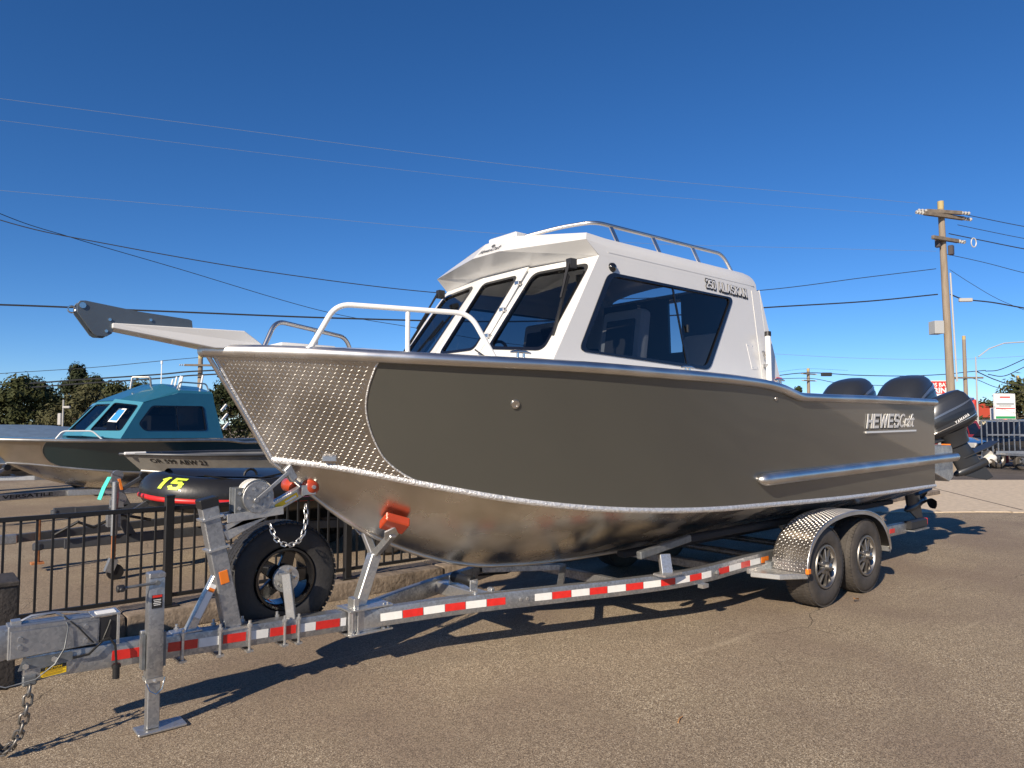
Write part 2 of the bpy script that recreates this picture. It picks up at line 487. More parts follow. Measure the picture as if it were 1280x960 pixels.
# ---------------------------------------------------------------- the materials used
asphalt_mat('asphalt', (.400, .315, .212), (.175, .132, .090), (.66, .56, .41), (.315, .238, .172), .35)
asphalt_mat('road', (.15, .125, .105), (.10, .085, .072), (.26, .22, .19), (.13, .11, .095), .3)
mat('concrete', (.54, .44, .32), .88, var=.17, vscale=9.0, bump=.5, bscale=40)
mat('kerb_concrete', (.27, .215, .165), .92, color2=(.11, .085, .065), vscale=7, bump=1.0, bscale=28)
galv_mat('galvanised', (.25, .255, .26), (.50, .505, .51), .46)
galv_mat('bright_zinc', (.44, .44, .435), (.70, .70, .685), .38)
mat('zinc_dull', (.20, .21, .215), .55, .7, var=.25, vscale=20)
brushed_mat('mill_aluminium', (.50, .485, .46), (.78, .765, .74), .20, (1, 1, 25))
brushed_mat('hull_bottom_aluminium', (.52, .50, .47), (.80, .775, .74), .18, (1.5, 1.5, 14), .2, (.42, .68))
brushed_mat('tread_aluminium', (.44, .425, .40), (.62, .60, .575), .30, (1, 1, 6))
brushed_mat('fender_tread', (.30, .28, .26), (.46, .43, .40), .30, (1, 1, 6))  # plate colour darkened for the relief shading that flat sun on the lugs lacks
brushed_mat('rail_aluminium', (.58, .56, .54), (.78, .765, .74), .34, (8, 1, 1))
mat('weld', (.80, .79, .775), .5, .75, var=.25, vscale=45, bump=.9, bscale=75)
mat('hull_paint', (.070, .070, .061), .30, 0, coat=1., coatr=.05, bump=.045, bscale=1.7)
mat('white_paint', (.66, .655, .635), .32, 0, coat=.35, var=.02, vscale=3)
mat('white_tube', (.78, .775, .75), .35, 0, coat=.3)
mat('liner_white', (.62, .63, .63), .6)
mat('black_rubber', (.012, .012, .013), .45)
mat('black_gloss', (.008, .008, .009), .12, coat=.6)
mat('black_plastic', (.018, .018, .02), .5)
mat('tyre', (.058, .050, .043), .72, var=.35, vscale=9, bump=.35, bscale=45)
mat('spare_tyre_rubber', (.022, .021, .021), .66, var=.3, vscale=9, bump=.3, bscale=45)
mat('rim_spoke', (.24, .23, .22), .38, .9, var=.15)
mat('rim_alloy', (.38, .365, .345), .44, 1, var=.2, vscale=15)
mat('rim_dark', (.05, .048, .046), .4, .6)
mat('rim_black', (.010, .010, .011), .16, coat=.8)
mat('seat_grey', (.62, .61, .60), .6, bump=.3, bscale=80)
mat('seat_dark', (.07, .07, .075), .55)
mat('dash', (.03, .032, .035), .5)
mat('floor_dark', (.06, .06, .062), .7)
mat('red_poly', (.42, .052, .016), .33, coat=.3, var=.1)
mat('orange_marker', (.80, .20, .02), .25, coat=.5)
mat('tape_red', (.62, .022, .018), .3, coat=.4, var=.12, vscale=30)
mat('tape_white', (.74, .735, .70), .3, coat=.4, var=.05, vscale=30)
mat('decal_yellow', (.85, .56, .02), .4)
mat('decal_white', (.80, .80, .78), .45)
mat('decal_black', (.015, .015, .016), .5)
mat('decal_red', (.65, .03, .02), .4)
mat('chrome_letter', (.82, .80, .78), .22, .9)
mat('letter_silver', (.74, .73, .71), .38, .25)
mat('slate_anodised', (.105, .130, .155), .40, .45, var=.08, vscale=4)
mat('cowl', (.040, .044, .052), .36, .45, coat=.35, coatr=.18)
mat('cowl_light', (.17, .185, .205), .26, .6, coat=.8)
mat('cowl_dark', (.012, .013, .016), .35, coat=.3)
mat('leg_paint', (.038, .041, .047), .40, .4, coat=.25, coatr=.2)
mat('prop_white', (.62, .60, .56), .4)
mat('stainless', (.66, .65, .63), .2, 1)
mat('fence_black', (.012, .012, .013), .42, bump=.15, bscale=90)
mat('carpet', (.028, .028, .032), .95, bump=.8, bscale=150)
mat('cable_black', (.012, .012, .012), .5)
mat('strap_white', (.72, .70, .64), .7)
mat('rust', (.33, .10, .035), .8, color2=(.48, .22, .08), vscale=20)
mat('timber_dark', (.055, .047, .042), .7, color2=(.028, .025, .023), vscale=14, bump=.6, bscale=40)
glass_mat('cabin_glass', (.36, .39, .43))
glass_mat('cabin_glass_clear', (.30, .335, .37))

# ---------------------------------------------------------------- ground
g = MB(); g.poly([(-900, -900, 0), (900, -900, 0), (900, 900, 0), (-900, 900, 0)])
struct('ground', g, 'asphalt')
g = MB()
e = [site(3.2, 13.4), site(60, 13.0), site(60, 20.4), site(3.2, 20.8)]
g.plate([p + V((0, 0, .012)) for p in e], th=.012, n=(0, 0, 1))
apron = struct('concrete_apron', g, 'concrete')
# broken front lip and the saw-cut joints of the apron
rng = random.Random(3)
g = MB(); r = 3.2
while r < 30:
    w = rng.uniform(.25, .8); c = site(r + w / 2, 13.33 - r * .007, .008)
    g.box(c, (w, rng.uniform(.1, .26), .02), R(49.5 - 90 + rng.uniform(-4, 4))); r += w * .93
part('broken_edge', g, 'concrete', apron, bev=.004)
for rr, sk in ((6.3, .9), (9.6, 1.6), (13.5, 2.2), (18.0, 3.0)):
    j = MB(); j.beam(site(rr, 13.45, .0145), site(rr + sk, 20.5, .0145), .035, .004)
    part('joint', j, mat('joint_dirt', (.10, .085, .07), .9), apron)
g = MB(); g.poly([site(2.5, 20.85, .006), site(120, 20.4, .006), site(120, 28.5, .006), site(2.5, 28.5, .006)])
struct('road', g, 'road')

# kerb below the fence, in cast lengths
kerb = struct('kerb', MB().box((2.0, 1.985, .05), (19.9, .36, .10)), 'kerb_concrete', bev=.015)
rng = random.Random(11); x = -7.9
while x < 9:
    w = rng.uniform(1.35, 1.6)
    m = MB(); m.box((x + w / 2, 1.98 + rng.uniform(-.012, .012), .079 + rng.uniform(-.006, .004)), (w - .012, .39, .158))
    k = part('kerb_stone', m, 'kerb_concrete', kerb, bev=.02, seg=2); x += w

# loose grit swept against the kerb and blown over the lot
rng = random.Random(21); g = MB()
for k in range(900):
    if k < 600: x, y = rng.uniform(-6.2, 4.0), 1.775 - abs(rng.gauss(0, .14))
    else: x, y = rng.uniform(-6.0, 4.0), rng.uniform(-3.6, 1.7)
    s_ = rng.uniform(.003, .011) if k < 600 else rng.uniform(.002, .0055); p = V((x, y, s_ * .4)); an = rng.uniform(0, 6.3)
    q = [p + V((math.cos(an + j * 2.09) * s_ * rng.uniform(.7, 1.3), math.sin(an + j * 2.09) * s_ * rng.uniform(.7, 1.3), -s_ * .4)) for j in range(3)] + [p + V((0, 0, s_ * .7))]
    g.add(q, [(0, 1, 3), (1, 2, 3), (2, 0, 3)])
struct('grit', g, mat('grit_stone', (.30, .24, .18), .9, color2=(.14, .11, .085), vscale=3), kind='stuff')

# ---------------------------------------------------------------- hull shapes (port side, metres; bow at -X)
def ys_(x):
    if x > -1.4: return 1.27 - .005 * (x + 1.4)
    return 1.27 * max(0, 1 - ((-1.4 - x) / 3.56) ** 2.8)
def yc_(x):
    if x > -1: return 1.14 + .01 * (x + 1)
    return 1.14 * max(0, 1 - ((-1 - x) / 3.576) ** 2)
zs_ = herm([-4.96, -4.65, -4.24, -3.75, -3.15, -2.36, -1.41, -.936, -.70, -.42, -.2, 1, 2.8], [2.063, 2.053, 2.032, 2.013, 2.002, 1.985, 1.972, 1.951, 1.924, 1.868, 1.865, 1.875, 1.88])
zc_ = herm([-4.576, -4.25, -3.72, -3.17, -2.59, -1.88, -.75, .7, 2.9], [1.412, 1.36, 1.234, 1.118, 1.037, .984, .949, .916, .907])
zk_ = herm([-4.576, -4.36, -4.02, -3.52, -3.0, -2.5, -2.0, -1.4, 2.9], [1.412, 1.217, .964, .715, .567, .512, .488, .48, .48])
def sheer(t): x = -4.96 + 7.72 * t; return V((x, -ys_(x), zs_(x)))
def chine(t): x = -4.576 + 7.48 * t; return V((x, -yc_(x), zc_(x)))
def keel(t): x = -4.576 + 7.48 * t; return V((x, 0, zk_(x)))
def side(t, v): return sheer(t).lerp(chine(t), v)
def side_n(t, v):
    a = side(min(t + .002, 1), v) - side(max(t - .002, 0), v); b = side(t, min(v + .02, 1)) - side(t, max(v - .02, 0))
    n = b.cross(a).normalized()
    return n if n.y < 0 else -n
def mir(p): return V((p.x, -p.y, p.z))
NT = 110
TS = [(i / NT) ** 1.35 for i in range(NT + 1)]
plate_tb = herm([0, .03, .17, .32, .45, .58, .72, .85, .93, .98, 1.0], [.1025, .0992, .0907, .0841, .0806, .0796, .0806, .0846, .0927, .1037, .1157])

def hull(root, xf, paint, bottom, tread, rail, weldm, rail_r=.038, lugs=True, cap=True, sides=(1, -1), plate=True, rail_z=0.0):
    """welded aluminium V hull: sides, bottom, transom, bow tread plate, rails. xf places a hull point"""
    for sg in sides:
        fl = (lambda p: p) if sg > 0 else mir
        m = MB(); m.grid([[xf(fl(side(t, v / 10))) for v in range(11)] for t in TS]); part('hull_side', m, paint, root, smooth=20)
        m = MB(); rows = []
        for t in TS:
            c, k = chine(t), keel(t)
            row = []
            for j in range(9):
                q = j / 8; p = c.lerp(k, q); p.z -= .03 * math.sin(math.pi * q) * min(1, t * 6) ; row.append(xf(fl(p)))
            rows.append(row)
        m.grid(rows); part('hull_bottom', m, bottom, root, smooth=25)
        m = MB(); m.tube([xf(fl(chine(t) + V((0, -.004, 0)))) for t in TS], .0165, 8, flat=(1.25, .8)); part('chine_strip', m, weldm, root, smooth=60)
        if plate:
            pl = MB(); rows = []
            for i in range(23):
                v = i / 22 * .985 + .006; tb = plate_tb(v)
                rows.append([xf(fl(side(max(tb * j / 14, .0004), v) + side_n(tb * j / 14, v) * .005)) for j in range(15)])
            pl.grid(rows)
            p = part('tread_plate', pl, tread, root, smooth=20, label='raised diamond tread aluminium plate welded over the bow')
            w = MB(); w.tube([xf(fl(side(plate_tb(v / 40), v / 40) + side_n(plate_tb(v / 40), v / 40) * .003)) for v in range(41)], .0055, 6); part('weld_seam', w, weldm, p)
            w = MB(); w.tube([xf(fl(side(.0008, v / 20) + side_n(.0015, v / 20) * .004)) for v in range(21)], .007, 6); part('weld_seam', w, weldm, p)
            if lugs:
                lg = MB(); pitch = .0222; rws = int(.66 / pitch) + 2
                for i in range(rws):
                    for j in range(66):
                        # measured along the plate, so the pattern stays even
                        hgt = (i + .5) * pitch; v = hgt / .655
                        if v > .985: continue
                        L = (side(.12, v) - side(0, v)).length; s_ = (j + .5) * pitch; t = .12 * s_ / L
                        if s_ > L or t > plate_tb(v) - .0028 or t < .003: continue
                        n = side_n(t, v); c = side(t, v) + n * .005
                        a = (side(t + .002, v) - side(t, v)).normalized(); b = n.cross(a)
                        d = (a + b) if (i + j) % 2 else (a - b); d = (d.normalized() + a * .10 * math.sin(i * 12.9 + j * 78.2) + n * .05 * math.sin(i * 5.1 + j * 3.7)).normalized(); e_ = n.cross(d).normalized()
                        q = [c + d * .0120, c + e_ * .0036, c - d * .0120, c - e_ * .0036, c + d * .0055 + n * .0022, c - d * .0055 + n * .0022]
                        if sg < 0: q = [mir(k_) for k_ in q]
                        lg.add([xf(k_) for k_ in q], [(0, 1, 4), (1, 2, 5, 4), (2, 3, 5), (3, 0, 4, 5)])
                part('tread_lugs', lg, weldm if weldm != 'weld' else 'lug_aluminium', p, smooth=0, kind='stuff')
    m = MB(); a, b = sheer(1), chine(1); k = keel(1); n_ = 8
    m.add([xf(p) for p in (a, b, k, mir(b), mir(a))], [(0, 1, 2, 3, 4)]); part('transom', m, paint, root)
    pts = [xf(sheer(t) + V((0, -.006, rail_z))) for t in reversed(TS[2:])] + [xf(V((-4.995, -.02, 2.06 + rail_z))), xf(V((-4.995, .02, 2.06 + rail_z)))] + [xf(mir(sheer(t) + V((0, -.006, rail_z)))) for t in TS[2:]]
    m = MB(); m.tube(pts, rail_r, 14); m.beam(xf(sheer(1) + V((.0, .03, .0))), xf(mir(sheer(1) + V((0, .03, 0)))), .06, .05)
    part('gunwale_rail', m, rail, root, smooth=50)

brushed_mat('lug_aluminium', (.52, .50, .47), (.68, .66, .62), .42, (1, 1, 1))

# ---------------------------------------------------------------- the grey cabin boat on the trailer
boat = thing('cabin_boat', 'large grey aluminium cabin boat with white wheelhouse and tread plate bow, on the galvanised trailer', 'boat', (-1, 0, .48))
ident = lambda p: V(p)
hull(boat, ident, 'hull_paint', 'hull_bottom_aluminium', 'tread_aluminium', 'rail_aluminium', 'weld')
m = MB(); m.tube([(-4.975, 0, 2.035), (-4.786, 0, 1.74), (-4.582, 0, 1.40)] + [keel(i / 60) + V((0, 0, -.004)) for i in range(1, 61)], .014, 8)
part('stem_bar', m, 'rail_aluminium', boat, smooth=60)

# decks: foredeck, side decks and cockpit floor under the gunwale line
m = MB(); rows = []
for i in range(41):
    x = -4.93 + i * (4.5 / 40); y = ys_(x); z = zs_(x)
    rows.append([V((x, -y + .01 + (2 * y - .02) * j / 12, z + .025 + .075 * (1 - (2 * j / 12 - 1) ** 2) * min(1, (x + 4.96) / .8) * (1 if x < -3 else .35))) for j in range(13)])
m.grid(rows); part('deck', m, 'white_paint', boat, smooth=30)
for sg in (1, -1):
    m = MB(); m.grid([[V((x, -sg * (ys_(x) - .01), zs_(x) + .02)), V((x, -sg * (ys_(x) - .17), zs_(x) + .02)), V((x, -sg * (ys_(x) - .17), 1.15))] for x in [-.43 + 3.15 * i / 20 for i in range(21)]])
    part('cockpit_coaming', m, 'white_paint', boat)
m = MB(); m.box((1.15, 0, 1.14), (3.2, 2.2, .02)); part('cockpit_floor', m, 'floor_dark', boat)

# pulpit and anchor roller cheeks
m = MB()
P_ = [(-5.49, 2.142), (-5.49, 2.17), (-4.80, 2.182), (-4.70, 2.115), (-4.66, 2.075), (-4.96, 2.068)]
m.add([V((x, -w, z)) for x, z in P_ for w in (.11 if x > -5.2 else .075,)] + [V((x, w, z)) for x, z in P_ for w in (.11 if x > -5.2 else .075,)],
      [tuple(range(6)), tuple(range(11, 5, -1))] + [(i, i + 6, (i + 1) % 6 + 6, (i + 1) % 6) for i in range(6)])
part('pulpit', m, 'white_paint', boat, smooth=0, bev=.004)
m = MB()
pl = [(-5.654, 2.255), (-5.640, 2.276), (-5.615, 2.279), (-5.36, 2.247), (-5.10, 2.229), (-5.082, 2.222), (-5.076, 2.172), (-5.46, 2.166), (-5.478, 2.15), (-5.487, 2.115), (-5.512, 2.097), (-5.558, 2.096), (-5.575, 2.106), (-5.652, 2.215)]
for y0 in (-.055, .045): m.plate([(x, y0, z) for x, z in pl], th=.01, n=(0, -1, 0))
ch = part('anchor_roller', m, 'slate_anodised', boat, smooth=0, bev=.0015, label='slate grey anchor roller cheek plates')
for x, z, r_ in ((-5.628, 2.252, .016), (-5.50, 2.188, .008), (-5.30, 2.205, .008), (-5.515, 2.125, .008)):
    b = MB(); b.cyl((x, -.062, z), (x, -.05, z), r_, 12); part('bolt', b, 'stainless', ch)
b = MB(); b.cyl((-5.55, -.045, 2.15), (-5.55, .045, 2.15), .035, 16); part('roller', b, 'black_rubber', ch)
b = MB(); b.tube(arc((-5.668, 0, 2.233), .018, 0, 2 * math.pi, 12, (1, 0, 0), (0, 0, 1)), .004, 6); part('shackle', b, 'stainless', ch)

# bow rails
for sg in (-1, 1):
    m = MB(); m.tube(round_path([(-4.52, sg * .395, 2.07), (-4.385, sg * .455, 2.345), (-3.66, sg * .815, 2.318), (-3.515, sg * .895, 2.03)], .09, 7), .0165, 12)
    m.cyl((-4.0, sg * .637, 2.03), (-4.0, sg * .637, 2.33), .0145, 12)
    br = part('bow_rail', m, 'white_tube' if sg < 0 else 'rail_aluminium', boat, smooth=60)
    for q in ((-4.52, sg * .395, 2.07), (-4.0, sg * .637, 2.045), (-3.515, sg * .895, 2.03)):
        b = MB(); b.cyl(q, V(q) + V((0, 0, .012)), .03, 14); part('rail_foot', b, 'rail_aluminium', br)
m = MB(); m.box((-4.42, .03, 2.112), (.36, .4, .03)); part('deck_hatch', m, 'white_paint', boat, bev=.012, seg=2)

def cleat(x, y, z, L=.17):
    m = MB(); m.tube([(x - L / 2, y, z + .045), (x - L / 4, y, z + .052), (x + L / 4, y, z + .052), (x + L / 2, y, z + .045)], [.006, .011, .011, .006], 8)
    for d in (-.025, .025): m.cyl((x + d, y, z), (x + d, y, z + .05), .009, 8)
    m.box((x, y, z + .004), (.09, .03, .008)); part('cleat', m, 'stainless', boat, smooth=60)
cleat(-3.40, -1.0, 2.03); cleat(-1.93, -1.19, 2.0); cleat(-.52, -1.14, 1.965)

# ---- wheelhouse
def swall(x, z, sg=-1): return V((x, sg * (1.06 - .153 * (z - 2.0)), z))
def win_panel(name, outer, wins, th=.03, paint='white_paint', gm='cabin_glass', fr=.022, rad=.06, root=None, split=None, gap=None):
    """flat wall sheet with real openings, each with a rubber frame and a pane"""
    outer = [V(p) for p in outer]
    n = (outer[1] - outer[0]).cross(outer[2] - outer[0]).normalized()
    cs = V((-1.6, 0, 2.3)) if root is boat else None
    holes = []
    for w in wins:
        # drop the window corners onto the sheet's plane
        w = [V(p) - n * (V(p) - outer[0]).dot(n) for p in w]
        holes.append(rounded(w, rad))
    m = MB(); m.plate(outer, holes, th, n)
    wall = part(name, m, paint, root, smooth=0)
    for h in holes:
        f = MB(); inn = inset(h, fr)
        f.plate([p + n * .006 for p in inset(h, -.004)], [[p + n * .006 for p in inn]], th * .8 + .006, n)
        frm = part('window', f, 'black_gloss', root, smooth=30)
        if gap is None:
            gl = MB(); gl.poly([p - n * .008 for p in inn]); part('pane', gl, gm, frm, smooth=0)
        else:
            # sliding panes left open: cut the pane at the given stations along X
            for g0, g1 in gap:
                q = [V((min(max(p.x, g0), g1), p.y, p.z)) for p in inn]
                gl = MB(); gl.poly([p - n * .008 - n * (p - outer[0]).dot(n) for p in q]); part('pane', gl, gm, frm, smooth=0)
        if split:
            a, b = split; a = a - n * (a - outer[0]).dot(n); b = b - n * (b - outer[0]).dot(n)
            s_ = MB(); s_.beam(a - n * .006, b - n * .006, .014, .012, up=n); part('window_divider', s_, 'black_gloss', frm)
    return wall, n

ZR = 2.83
for sg in (-1, 1):
    def W(x, z): return swall(x, z, sg)
    out = [W(-3.20, 1.99), W(-.52, 1.955), W(-.47, ZR), W(-2.60, ZR)]
    win = [W(-2.925, 2.115), W(-1.445, 2.06), W(-.925, 2.715), W(-2.52, 2.715)]
    if sg > 0: out, win = out[::-1], win[::-1]
    sp = None
    if sg < 0: sp = (W(-1.72, 2.08), W(-1.77, 2.71))
    win_panel('cabin_wall', out, [win], root=boat, split=sp, fr=.042, rad=.075, gap=None)
    # windscreen: side pane then, once, the centre pane
    bo, bi = V((-3.20, sg * 1.06, 2.0)), V((-3.27, sg * .285, 2.03))
    to, ti = V((-2.60, sg * .933, ZR)), V((-2.69, sg * .28, 2.845))
    def Q(u, v): return (bi.lerp(bo, u)).lerp(ti.lerp(to, u), v)
    out = [bi, bo, to, ti]; win = [Q(.10, .17), Q(.84, .13), Q(.93, .93), Q(.12, .93)]
    if sg < 0: out, win = out[::-1], win[::-1]
    out = out; 
    n0 = (out[1] - out[0]).cross(out[2] - out[0])
    if n0.x > 0: out, win = out[::-1], win[::-1]
    # fourth corner set in plane of the other three
    nn = (out[1] - out[0]).cross(out[2] - out[0]).normalized(); out[3] = out[3] - nn * (out[3] - out[0]).dot(nn)
    win_panel('windscreen_frame', out, [win], root=boat, gm='cabin_glass_clear', rad=.075, fr=.028)
out = [V((-3.27, .285, 2.03)), V((-3.27, -.285, 2.03)), V((-2.69, -.28, 2.845)), V((-2.69, .28, 2.845))]
n0 = (out[1] - out[0]).cross(out[2] - out[0])
if n0.x > 0: out = out[::-1]
def Q(u, v): return V((-3.27, -.285 + .57 * u, 2.03)).lerp(V((-2.69, -.28 + .56 * u, 2.845)), v)
win_panel('windscreen_door', out, [[Q(.12, .17), Q(.90, .17), Q(.90, .92), Q(.12, .92)]], root=boat, gm='cabin_glass_clear', rad=.06, fr=.024)
m = MB(); m.cyl((-3.20, -.30, 2.13), (-2.72, -.292, 2.82), .009, 8); hz = part('hinge', m, 'white_tube', boat)
for v_ in (.2, .5, .82):
    q = V((-3.20, -.30, 2.13)).lerp(V((-2.72, -.292, 2.82)), v_); b = MB(); b.box(q + V((-.004, .0, .004)), (.03, .05, .03)); part('hinge_leaf', b, 'rail_aluminium', hz, bev=.003)
b = MB(); b.tube([(-3.24, -.32, 2.16), (-3.20, -.42, 2.09), (-3.16, -.5, 2.06)], .006, 6); part('gas_strut', b, 'black_plastic', boat)

# visor and roof
Lp, Lc = V((-2.72, .92, 2.93)), V((-2.89, .17, 2.955)); Up, Uc = V((-2.65, .86, 3.00)), V((-2.76, .17, 3.095))
def yy(p, s): return V((p.x, p.y * s, p.z))
low = [yy(Lp, -1), yy(Lc, -1), Lc, Lp]; upp = [yy(Up, -1), yy(Uc, -1), Uc, Up]
m = MB(); m.grid([low, upp])
inner = [V((-2.60, -.93, ZR)), V((-2.66, -.28, 2.84)), V((-2.66, .28, 2.84)), V((-2.60, .93, ZR))]
part('visor_fascia', m, 'white_paint', boat, smooth=0)
m = MB(); m.grid([inner, low]); part('visor_soffit', m, 'white_paint', boat, smooth=0)
rng = random.Random(2)
def roof_ring(x, k, dz=0):
    """half section of the roof from wall top to crown, mirrored"""
    pr = [(.933, ZR), (.925, 2.90), (.895, 2.955), (.86, 2.99), (.80, 3.012), (.6, 3.045), (.3, 3.072), (.0, 3.08)]
    pr = [(y * k, ZR + (z - ZR) + dz) for y, z in pr]
    return [V((x, -y, z)) for y, z in pr] + [V((x, y, z)) for y, z in pr[-2::-1]]
front = [V((-2.60, -.933, ZR)), V((-2.72, -.92, 2.93)), V((-2.68, -.885, 2.97)), V((-2.65, -.86, 3.0)), V((-2.68, -.68, 3.022)), V((-2.72, -.45, 3.055)), V((-2.76, -.17, 3.095)), V((-2.76, 0, 3.095))]
front += [mir(p) for p in front[-2::-1]]
m = MB(); m.grid([front] + [roof_ring(x, 1, 0) for x in (-2.45, -2.0, -1.5, -1.0, -.62)] + [[p + V((0, 0, -.0)) for p in roof_ring(-.5, .995, -.012)], [V((-.45, p.y * .97, min(p.z - .035, 3.03))) for p in roof_ring(-.47, .99)]])
roof = part('roof', m, 'white_paint', boat, smooth=24)
m = MB(); m.box((-.43, 0, 2.90), (.05, 1.72, .09)); part('rear_roof_lip', m, 'white_paint', boat, bev=.012)
for sg in (-1, 1):
    m = MB(); m.beam((-2.5, sg * .929, 2.868), (-.55, sg * .929, 2.868), .004, .006); part('roof_seam', m, 'white_paint', roof)
m = MB(); m.box((-2.70, -.05, 3.10), (.14, .34, .05)); part('roof_light_pod', m, 'white_paint', roof, bev=.012)
# rear bulkhead with door opening and window; cabin gloom put into its colour
out = [V((-.5, -1.05, 1.96)), V((-.5, 1.05, 1.96)), V((-.47, .92, 2.86)), V((-.47, -.92, 2.86))][::-1]
out = [V((-.5, 1.05, 1.15)), V((-.5, -1.05, 1.15)), V((-.5, -.89, 2.90)), V((-.5, .89, 2.90))]
if (out[1] - out[0]).cross(out[2] - out[0]).x < 0: out = out[::-1]
win_panel('rear_bulkhead', out, [[(-.5, -.135, 2.33), (-.5, .03, 2.33), (-.5, .045, 2.88), (-.5, -.12, 2.88)], [(-.5, .385, 2.58), (-.5, .455, 2.58), (-.5, .455, 2.88), (-.5, .385, 2.88)]], root=boat, paint=mat('bulkhead_shade', (.10, .10, .105), .6), gap=[], fr=.008, rad=.012)
# sloping wing behind the rear pillar, with its rod holder
m = MB(); m.plate([swall(-.52, 1.95) + V((0, .0, 0)), swall(-.33, 1.90), swall(-.46, 2.84)], th=.03); part('rear_wing', m, 'white_paint', boat, smooth=0)
m = MB(); m.tube([(-.60, -1.09, 1.99), (-.575, -1.07, 2.42)], .024, 14); rh = part('rod_holder', m, 'white_tube', boat, smooth=60)
b = MB(); b.cyl((-.576, -1.071, 2.40), (-.573, -1.069, 2.44), .028, 14); part('holder_cap', b, 'black_rubber', rh)
b = MB(); b.box((-.59, -1.06, 2.14), (.05, .06, .03)); b.cyl((-.66, -1.07, 2.26), (-.60, -1.06, 2.20), .012, 8); part('clamp', b, 'stainless', rh)
b = MB(); b.box((-.40, -1.072, 2.03), (.09, .004, .03)); part('warning_label', b, 'decal_red', boat)

# pillar seam, access plate and bolts on the wheelhouse side
m = MB(); m.beam(swall(-.66, 1.99) + V((0, -.001, 0)), swall(-.60, 2.82) + V((0, -.001, 0)), .004, .006); part('wall_seam', m, 'white_paint', boat)
m = MB(); m.plate([swall(x, z) + V((0, -.003, 0)) for x, z in ((-.80, 2.10), (-.70, 2.10), (-.73, 2.32), (-.83, 2.32))], th=.004, n=(0, -1, 0)); ap_ = part('access_plate', m, 'white_paint', boat, bev=.001)
for x, z in ((-.79, 2.115), (-.715, 2.115), (-.74, 2.305), (-.815, 2.305)):
    m = MB(); q = swall(x, z) + V((0, -.003, 0)); m.cyl(q, q + V((0, -.003, 0)), .004, 8); part('screw', m, 'stainless', ap_)
m = MB(); m.box(swall(-1.66, 2.38) + V((0, -.004, 0)), (.02, .012, .06)); part('window_latch', m, 'black_plastic', boat, bev=.003)

# roof rails
for sg in (-1, 1):
    m = MB(); m.tube(round_path([(-2.70, sg * .25, 3.085), (-2.56, sg * .52, 3.13), (-2.46, sg * .76, 3.135), (-.78, sg * .76, 3.155), (-.70, sg * .80, 3.0)], .10, 6), .0155, 12)
    rr = part('roof_rail', m, 'rail_aluminium', boat, smooth=60)
    for x in (-2.27, -1.76, -1.22):
        b = MB(); b.beam((x + .03, sg * .80, 3.0), (x - .02, sg * .762, 3.142), .036, .010, up=(0, 1, 0)); part('rail_bracket', b, 'rail_aluminium', rr)

# running lamp, wipers, logo, lettering
m = MB(); m.lathe([(.001, -.03), (.022, -.026), (.034, -.012), (.036, 0), (.036, .012)], swall(-2.475, 2.757) + V((0, 0, 0)), (0, 1, .15), 18); part('running_lamp', m, 'black_gloss', boat, smooth=60)
def wiper(px, piv, tip, out):
    piv, tip = V(piv), V(tip); o = V(out).normalized() * .035
    w = MB(); w.box(piv + o * .5, (.06, .05, .07)); w.cyl(piv, piv + o * 1.3, .014, 8); w.beam(piv + o * 1.2, piv.lerp(tip, .55) + o, .012, .012); w.beam(piv + o * 1.2 + V((0, .02, 0)), piv.lerp(tip, .5) + o, .008, .008)
    a = part('wiper', w, 'black_plastic', boat)
    d = (tip - piv).normalized(); b = MB(); c = piv.lerp(tip, .62)
    b.beam(c - d * .27 + o * .5, c + d * .27 + o * .5, .012, .02, up=o); part('wiper_blade', b, 'black_rubber', a)
nrm = V((-.80, 0, .58))
wiper(0, (-2.73, -.80, 2.76), (-3.03, -.93, 2.24), nrm)
wiper(0, (-2.75, .80, 2.76), (-3.13, .86, 2.16), nrm)
uxf = (yy(Lp, -1) - yy(Lc, -1)).normalized(); uyf = (yy(Uc, -1) - yy(Lc, -1)); uyf = (uyf - uxf * uyf.dot(uxf)).normalized()
nf = uxf.cross(uyf)
lo_ = yy(Lc, -1) + uxf * (-.02) + uyf * .035 + nf * .002
cf = V((-2.89, .12, 2.955)) + (Uc - Lc) * .18 + V((-.004, 0, .003))
text('brand_script', 'HewesCraft', 'zinc_dull', boat, cf, (0, -1, 0), Uc - Lc, size=.05, width=.26, shear=.3)
m = MB(); c_ = cf + V((0, -.13, 0)) + (Uc - Lc).normalized() * .075
m.lathe([(.001, .003), (.017, .003), (.018, 0)], c_, nf, 10); part('brand_emblem', m, 'zinc_dull', boat)
# model name on the wheelhouse side: dark drop letters with pale faces
u_ = (swall(-.7, 2.76) - swall(-1.3, 2.775)).normalized(); w_ = (swall(-1, 2.85) - swall(-1, 2.75)).normalized()
b0 = swall(-1.315, 2.747) + V((0, -.003, 0))
wf = lambda o, w, h: flat_fn(o, u_, w_, w, h)
block_text('model_number', '250', 'decal_black', boat, wf(b0, .15, .096), st=.30, gap=.04, depth=.002)
block_text('model_number', '250', 'letter_silver', boat, wf(b0 + V((0, -.003, 0)) + u_ * .007 + w_ * .012, .132, .074), st=.15, gap=.14, depth=.002)
b1 = b0 + u_ * .185 - w_ * .004
block_text('model_name', 'ALASKAN', 'decal_black', boat, wf(b1, .44, .098), st=.31, gap=.04, depth=.002)
block_text('model_name', 'ALASKAN', 'letter_silver', boat, wf(b1 + V((0, -.003, 0)) + u_ * .004 + w_ * .016, .425, .078), st=.15, gap=.14, depth=.002)

